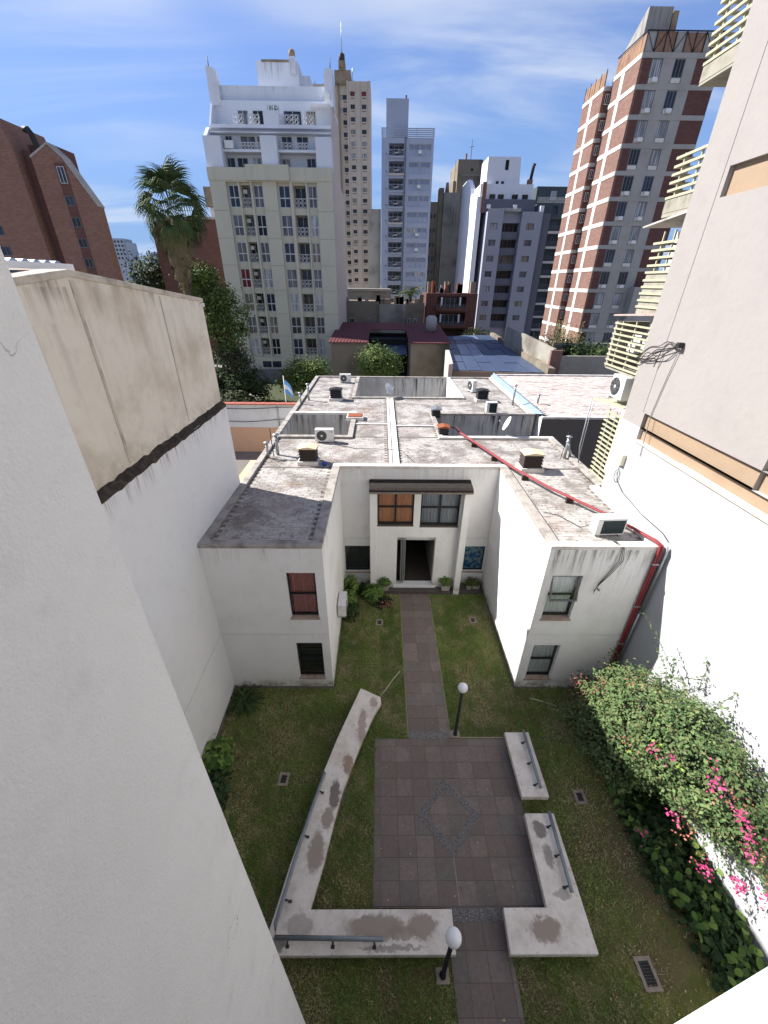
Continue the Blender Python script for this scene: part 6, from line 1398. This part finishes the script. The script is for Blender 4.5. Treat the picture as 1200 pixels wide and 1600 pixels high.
cc = k.mix(t.outputs[0], S(168,154,146), S(204,192,184)); cc = k.mix(k.ramp(k.noise(1.4,7,.75,stretch=(.5,2.2,1)), .5, .66, 0, .75), cc, S(92,82,78)); k.col(cc); m_ptile = k.m
b = MB(); tv = []
y = 21.95; j = 0
while y < 33.3:
    x = 9.35+(.15 if j%2 else 0)
    while x < 20:
        z = 6.085+abs(random.gauss(0,.006)); b.add([(x,y,z),(x+.28,y,z),(x+.28,y+.17,z+.012),(x,y+.17,z+.012),(x,y,6.06),(x+.28,y,6.06)],[(0,1,2,3),(4,5,1,0)]); tv += [random.random()]*6; x += .3
    y += .185; j += 1
o = b.build('roof_tile', m_ptile, rf); o['kind'] = 'stuff'; at = o.data.color_attributes.new('tone','FLOAT_COLOR','POINT'); at.data.foreach_set('color', np.repeat(np.array(tv),4))
b = MB(); b.add([(8.70,22.3,6.17),(8.98,21.8,6.30),(9.25,21.8,6.18),(8.72,32.6,6.17),(9.1,33.5,6.32),(9.4,33.6,6.18)], [(0,1,4,3),(1,2,5,4)]); b.build('flashing', plain('pale_blue_flashing', S(150,170,188), .5, .3, var=.3, nscale=3), rn, label='pale blue metal flashing')
# maroon roofed house and its court
mh = thing('low_house', (1,52,0), 'low house with maroon metal roofs round a small dark court', 'house')
m_mr = plain('maroon_metal_roof', S(98,52,54), .75, .1, .3, .4, 1.5)
box('wall', mh, m_mould2, -6.1,-1.75,52,66,0,6.2); box('wall', mh, m_mould2, 3.6,8.3,52,66,0,6.2); box('wall', mh, m_dark, -1.75,3.6,58,66,0,6.0)
def slab(name, parent, m, x0,x1,y0,y1,z0,z1,t=.08): b = MB(); b.prismx([(y0,z0),(y1,z1),(y1,z1+t),(y0,z0+t)], x0,x1); return b.build(name, m, parent)
r_ = slab('roof', mh, m_mr, -6.4,-1.6,51.7,66.5,6.25,7.3); 
for i in range(12): slab('roof_rib', r_, m_mr, -6.2+i*.4,-6.14+i*.4,51.7,66.5,6.33,7.38,.05)
r_ = slab('roof', mh, m_mr, 3.4,8.5,51.7,66.5,6.25,7.3)
for i in range(12): slab('roof_rib', r_, m_mr, 3.6+i*.41,3.66+i*.41,51.7,66.5,6.33,7.38,.05)
slab('roof', mh, m_mr, -1.6,3.4,60.5,66.5,6.9,7.3); slab('canopy', mh, plain('blue_grey_canopy', (.04,.07,.11,1), .4), -1.6,3.4,55.5,58,4.4,5.2)
b = MB(); b.tube([(6.8,60,6.9),(6.8,60,8.5),(6.8,60,8.8)], [.75,.75,.4], 14); b.build('water_tank', plainc('tank_cement', (.32,.31,.29,1)), mh)
# ruined building behind
ru = thing('old_building', (.5,75,0), 'grimy old low building with broken parapets behind the maroon roofs', 'building')
box('wall', ru, m_mould2, -6.2,-.4,75,82,0,9.9); box('wall', ru, m_mould, -.4,4.0,74.6,82,0,9.5); box('wall', ru, m_mould2, 4.0,7.2,75,82,0,9.7)
for x,w in ((-5,.8),(-2.2,.5),(4.7,.6),(5.7,.6)): stamp(ru,x,74.55,6.2,w,1.2,0,m_frame_w,2)
for i in range(26): x = random.uniform(-6,7); s = random.uniform(.25,.8); box('roof_clutter', ru, random.choice([m_mould2,m_soot,m_concrete]), x,x+s,75.2,75.6+s,9.5,9.9+random.uniform(.2,1.1))
ob = thing('old_house', (-6.5,88,0), 'pale old house with a cornice below the beige tower', 'house')
box('wall', ob, m_mould, -10.3,1.8,88,96,0,11.6); box('cornice', ob, m_concrete, -10.5,2.0,87.8,88.1,11.2,11.6); box('cornice', ob, m_concrete, -10.4,1.9,87.9,88.1,9.9,10.1)
for x in (-8.6,-6.0,-3.2): stamp(ob,x,87.93,7.7,1.1,1.5,1,m_frame_w,2)
# long blue roofed shed
sh = thing('shed', (12,55,0), 'long shed with blue-grey corrugated roof sheets and skylight strips', 'shed')
m_shed = plain('blue_grey_sheet', S(72,86,112), .45, .3, .4, .4, .4); m_shed2 = plain('pale_blue_sheet', S(120,138,164), .4, .3, .4, .3, .6)
def shp(x0,y0,x1,y1,u0,u1,v0,v1):  # roof patch in the shed's own quadrilateral
    A,B,C_,D_ = Vector((7.2,42.2,4.9)),Vector((16.2,40.8,4.9)),Vector((18.2,73,5.1)),Vector((10.2,70,5.1))
    f = lambda u,v: A*(1-u)*(1-v)+B*u*(1-v)+C_*u*v+D_*(1-u)*v
    return [f(u0,v0),f(u1,v0),f(u1,v1),f(u0,v1)]
nx, ny = 6, 6
for i in range(nx):
    for j in range(ny):
        q_ = shp(0,0,0,0,i/nx+.004,(i+1)/nx-.004,j/ny+.004,(j+1)/ny-.002); up = Vector((0,0,.06+.03*((i+j)%2)))
        b = MB(); b.add([p+up for p in q_]+[p for p in q_], [(0,1,2,3),(0,4,5,1),(1,5,6,2),(2,6,7,3),(3,7,4,0)]); b.build('roof_sheet', m_shed2 if (j in (2,3,5) and i in (1,2)) or (i==3 and j==5) else m_shed, sh)
b = MB(); b.prism([(7.2,42.2),(16.2,40.8),(18.2,73),(10.2,70)], 0,4.9); b.build('wall', m_mould2, sh)
b = MB(); b.prism([(6.7,41.5),(7.2,42.0),(10.2,70),(9.7,70)], 0,5.6); b.build('parapet', m_cream_side, sh)
b = MB(); b.prism([(16.3,40.5),(16.9,40.3),(18.9,73),(18.3,73)], 0,5.5); b.build('parapet', m_mould2, sh)
tag(box('low_roof', None, plaster('terracotta_ledge', S(168,128,108), S(120,96,84), .6, 1), 6.5,16,36,40.5,0,3.9), 'low reddish ledge between the shed and the white house roof', 'roof')
bwl = thing('boundary_wall', (20,42,0), 'blackened boundary wall with a brick end behind the right flat roof', 'wall')
box('wall', bwl, m_mould, 18.0,26.5,42,42.3,0,6.4); box('wall', bwl, m_brick, 16.9,18.0,42,42.4,0,6.9); b = MB(); b.prismx([(42.4,0),(60,0),(60,7.6),(42.4,7.0)], 17.2,17.5); b.build('wall', m_mould, bwl)
tag(box('boundary_wall', None, m_mould, 22,30,54,54.3,0,6.2), 'concrete garden wall in front of the cool grey apartment block', 'wall')
for i in range(9): tag(box('metal_sheet', None, m_rust if i%2 else m_black, 19.5+i*.5,19.9+i*.5,35,36.3,5.3,5.42), ['black','rusty'][i%2]+' slat, '+['leftmost','second','third','fourth','middle','fourth from the right','third from the right','second from the right','rightmost'][i]+' of the low rack behind the right flat roof', 'metal slat', 'slats behind the flat roof')
# ------------------------------------------------ trees
m_tree_d = leafmat('dark_tree_leaf', (.016,.034,.012,1), (.07,.10,.03,1)); m_tree_l = leafmat('sunlit_tree_leaf', (.04,.075,.02,1), (.16,.20,.05,1)); m_tree_o = leafmat('olive_tree_leaf', (.03,.04,.02,1), (.10,.11,.05,1)); m_reed = leafmat('dry_reed', (.16,.14,.06,1), (.30,.27,.13,1))
def tree(loc, h, ells, n, size, mat, label, clump=.35, per=26, shell=.55, core=True, cat='tree', name='tree', r=.18):
    t = thing(name, loc, label, cat)
    E = [(loc[0]+e[0],loc[1]+e[1],loc[2]+e[2],e[3],e[4],e[5]) for e in ells]
    p, nr, tone = blob_points(E, n, clump=clump, per=per, shell=shell, zmin=loc[2]+.1)
    o = leaves('crown', mat, t, p, nr, size, .6, tone=(tone,0)); o['kind'] = 'stuff'
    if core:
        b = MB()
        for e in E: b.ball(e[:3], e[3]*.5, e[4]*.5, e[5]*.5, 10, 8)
        b.build('inner_shade_foliage', plainc('leaf_shade_core', (.008,.014,.006,1)), t)['kind'] = 'stuff'  # near-black core gives the crown its inner shade by colour
    b = MB(); b.tube([(loc[0],loc[1],loc[2]-.2),(loc[0]+.1,loc[1],loc[2]+h*.5),(E[0][0],E[0][1],E[0][2])], [r,r*.8,r*.4], 8)
    for e in E[1:]: b.tube([(loc[0]+.1,loc[1],loc[2]+h*.45),((loc[0]+e[0])/2,(loc[1]+e[1])/2,(loc[2]+h*.45+e[2])/2+.2),e[:3]], [r*.5,r*.35,r*.12], 6)
    b.build('trunk', m_bark, t); return t
tree((-18.5,50,0), 8, [(-1.2,0,12.0,1.9,1.7,1.7),(.3,0,10.9,2.0,2,1.8),(2.0,-.5,9.4,1.7,1.6,1.7),(-.8,-.5,9.2,2.4,2,2.0),(1.2,-.8,7.4,2.0,1.8,1.8)], 11500, .26, m_tree_l, 'large leafy tree with a sunlit top in front of the cream building', core=False, clump=.42, per=22)
p, nr, tone = blob_points([(-19.6,49.3,13.2,1.9,1.5,1.0)], 2600, clump=.35, per=22, shell=.6); leaves('sunlit_top', m_tree_l, [o for o in bpy.data.objects if o.get('label','').startswith('large leafy tree')][0], p, nr, .26, .6)['kind'] = 'stuff'
tree((-17.6,49,0), 3, [(0,0,4.8,2.2,1.6,1.7),(1.6,0,3.6,1.6,1.4,1.4)], 4500, .24, m_tree_o, 'thin reddish bush under the large tree', core=False)
tree((-17.2,47,0), 2.4, [(0,0,2.0,2.4,1.8,1.7),(-2.2,0,2.4,2,1.8,2.0),(2.3,.8,1.7,1.8,1.6,1.4)], 8000, .26, m_tree_d, 'dark mass of shrubs in the garden below the large tree', name='shrub', cat='shrub')
tree((-15.0,40.5,0), 1.4, [(0,0,1.7,1.35,1.3,1.25),(-1.2,0,1.5,1.2,1.2,1.1)], 4200, .24, m_tree_o, 'rounded grey green shrub just beyond the yard wall', name='shrub', cat='shrub')
tree((-8.8,46,0), 2.2, [(0,0,3.5,1.9,1.8,1.6),(1.4,0,3.9,1.6,1.5,1.5),(-1.3,0,2.9,1.2,1.2,1.1)], 8500, .22, m_tree_l, 'round sunlit orange tree behind the far left corner of the white house roof', core=True)
tree((-.4,41,0), 4.0, [(0,0,6.0,1.55,1.5,1.45),(.8,0,5.6,1.2,1.2,1.2),(-.8,0,5.5,1.1,1.1,1.1)], 8500, .20, m_tree_l, 'round orange tree with bright leaves in the maroon roofed court')
tree((-45,95,0), 9, [(0,0,13,6,5,4.5),(6,0,13.5,6,5,4.5),(12,0,12,6,5,4.5),(18,0,12,5,5,4)], 16000, .6, m_tree_d, 'broad dark trees on the slope between the left brick house and the palm', clump=.9, r=.5)
p_ = [(-28.5+random.gauss(0,1.2)-4,92+random.gauss(0,1),15.2+random.gauss(0,.8)) for _ in range(500)]
tp = thing('blossom_tree', (-32.5,92,0), 'small pink blossoming tree left of the palm trunk', 'tree'); leaves('crown', leafmat('pink_blossom', S(190,120,190), S(220,160,215)), tp, p_, [(0,-.5,1)]*500, .4, .8)['kind'] = 'stuff'; b = MB(); b.tube([(-32.5,92,0),(-32.5,92,14.5)], [.3,.15], 6); b.build('trunk', m_bark, tp)
for (x,y,h,rx,lab) in ((24.5,54,4.0,2.6,'dark tree at the foot of the brick tower'),(27.5,52,3.8,2.0,'dark shrub tree beside the slatted balcony')):
    tree((x,y,0), h, [(0,0,h+.6,rx,rx*.8,2.3),(rx*.6,0,h-.6,rx*.7,rx*.7,1.7)], 6000, .25, m_tree_d, lab)
for (x,y,lab) in ((16.5,78,'low weedy bush left of the yellow reeds'),(20.5,62,'weedy green bush in the yard behind the shed')):
    tree((x,y,0), 2.5, [(0,0,4.2,2.0,1.8,1.5),(2.4,0,3.8,1.8,1.6,1.4)], 4500, .28, m_tree_o, lab, name='shrub', cat='shrub', core=False)
for i,(x,y) in enumerate(((22.0,55),(24.0,56.5))):
    t = thing('reeds', (x,y,2), ('left' if i==0 else 'right')+' clump of tall yellowish reeds at the foot of the brick tower', 'reeds'); P_ = []; b = MB()
    for _ in range(70):
        px_, py_ = x+random.gauss(0,.8), y+random.gauss(0,.5); hh = random.uniform(3.2,7.2); dx = random.gauss(0,.6)
        b.tube([(px_,py_,1),(px_+dx*.4,py_,hh*.6+1),(px_+dx,py_,hh+1.5)], [.03,.02,.01], 3)
        for s in range(16): q_ = random.uniform(.35,1); P_.append((px_+dx*q_+random.gauss(0,.16),py_+random.gauss(0,.16),1+(hh+.5)*q_))
    b.build('stems', plainc('reed_stem', S(176,160,110)), t)['kind'] = 'stuff'; leaves('leaf_blades', m_reed, t, P_, [(0,-.6,.4)]*len(P_), .5, .14)['kind'] = 'stuff'
# ------------------------------------------------ palms
def fan_mesh(L, m, n=15, spread=2.3, droop=.5, stem=.55, wd=.05):
    vs = []; fs = []; s0 = L*stem
    vs += [(0,-.03,0),(0,.03,0),(s0,.02,-.02),(s0,-.02,-.02)]; fs.append((0,3,2,1))
    for i in range(n):
        a = (i/(n-1)-.5)*spread; l = L*(1-stem)*(1-.25*abs(a)/spread*2)*random.uniform(.9,1.1); d = Vector((math.cos(a),math.sin(a),0)); w = Vector((-d.y,d.x,0))*wd
        b = len(vs); c = Vector((s0,0,-.02)); m1 = c+d*l*.5+Vector((0,0,.02)); m2 = c+d*l*.8-Vector((0,0,droop*l*.25)); m3 = c+d*l*.92-Vector((0,0,droop*l*.8))
        vs += [c, m1-w, m1+w, m2-w*.7, m2+w*.7, m3]; fs += [(b,b+1,b+2),(b+1,b+3,b+4,b+2),(b+3,b+5,b+4)]
    me = bpy.data.meshes.new('frond'); me.from_pydata([tuple(v) for v in vs], [], fs); me.materials.append(m)
    at = me.color_attributes.new('tone','FLOAT_COLOR','POINT'); tv = random.random()
    for d in at.data: d.color = (tv,0,0,1)
    return me
m_palm = leafmat('palm_green', (.018,.038,.014,1), (.075,.11,.035,1)); m_skirt = leafmat('dead_palm_frond', S(92,84,62), S(140,126,98))
pm = thing('fan_palm', (-19.0,45,0), 'tall fan palm with a shaggy skirt of dead fronds rising left of the cream building', 'palm tree')
b = MB(); b.tube([(-19.6,45,0),(-19.5,45,6),(-19.2,45,11),(-19.0,45,17.5)], [.45,.38,.36,.34], 12); b.build('trunk', m_bark, pm)
gm = [fan_mesh(random.uniform(2.4,3.1), m_palm, 19, 2.6, 1.0, .5) for _ in range(6)]; sm = [fan_mesh(random.uniform(2.4,3.2), m_skirt, 12, .9, .9, .4, .035) for _ in range(6)]; sm2 = [fan_mesh(random.uniform(2.6,3.4), m_palm, 16, 1.5, 1.2, .45, .045) for _ in range(5)]
for i in range(62):
    a = i*2.3999; q_ = i/62; el = R(80)-q_*R(120); z = 18.7-q_*1.0; r_ = .3
    inst('frond', gm[i%6] if q_ < .78 else sm2[i%5], pm, (-19.0+r_*math.cos(a),45+r_*math.sin(a),z), (random.gauss(0,.3),-el+random.gauss(0,.15),a), (random.uniform(1.0,1.3),)*3)
for i in range(150):
    a = i*2.3999; q_ = i/150; z = 18.0-q_*5.2
    inst('dead_frond', sm[i%6], pm, (-19.0-.3*q_+(.5-.2*q_)*math.cos(a),45+.4*math.sin(a),z), (random.gauss(0,.2),R(50)+random.gauss(0,.14)+q_*.5,a), (random.uniform(.75,1.1)*(1-.5*q_),)*3)
p2 = thing('feather_palm', (4.9,78,0), 'small bright feathery palm in front of the blue grey tower', 'palm tree')
b = MB(); b.tube([(4.9,78,0),(4.9,78,11)], [.4,.3], 8); b.build('trunk', m_bark, p2)
def feather(L, m):
    vs = []; fs = []
    for i in range(14):
        t = (i+1)/14; c = Vector((L*t*(1-.25*t),0,L*(.35*t-.75*t*t)))
        for s in (-1,1): b_ = len(vs); l = .55*math.sin(math.pi*min(1,t*.9+.08)); vs += [c+Vector((-.05,0,0)),c+Vector((.05,0,0)),c+Vector((.25,s*l,-.2))]; fs.append((b_,b_+1,b_+2))
    me = bpy.data.meshes.new('frond'); me.from_pydata([tuple(v) for v in vs], [], fs); me.materials.append(m); at = me.color_attributes.new('tone','FLOAT_COLOR','POINT'); tv = random.random()
    for d in at.data: d.color = (tv,0,0,1)
    return me
fm = [feather(random.uniform(2.4,3.0), m_tree_l) for _ in range(4)]
for i in range(34): a = i*2.4; inst('frond', fm[i%4], p2, (4.9,78,11), (0,-random.uniform(-.5,1.1),a))
tt = tree((2.0,77,0), 9, [(0,0,9.6,1.0,.8,.9)], 300, .2, m_tree_o, 'bare twiggy tree left of the small feathery palm', core=False)
b = MB()
for i in range(60): a = random.random()*6.28; e_ = random.uniform(.3,1.3); l = random.uniform(.8,1.9); b.tube([(2,77,8.6),(2+math.cos(a)*l*.5,77,8.6+e_*l*.6),(2+math.cos(a)*l,77+math.sin(a)*.5,8.6+e_*l)], [.04,.025,.01], 3)
b.build('twigs', m_bark, tt)['kind'] = 'stuff'
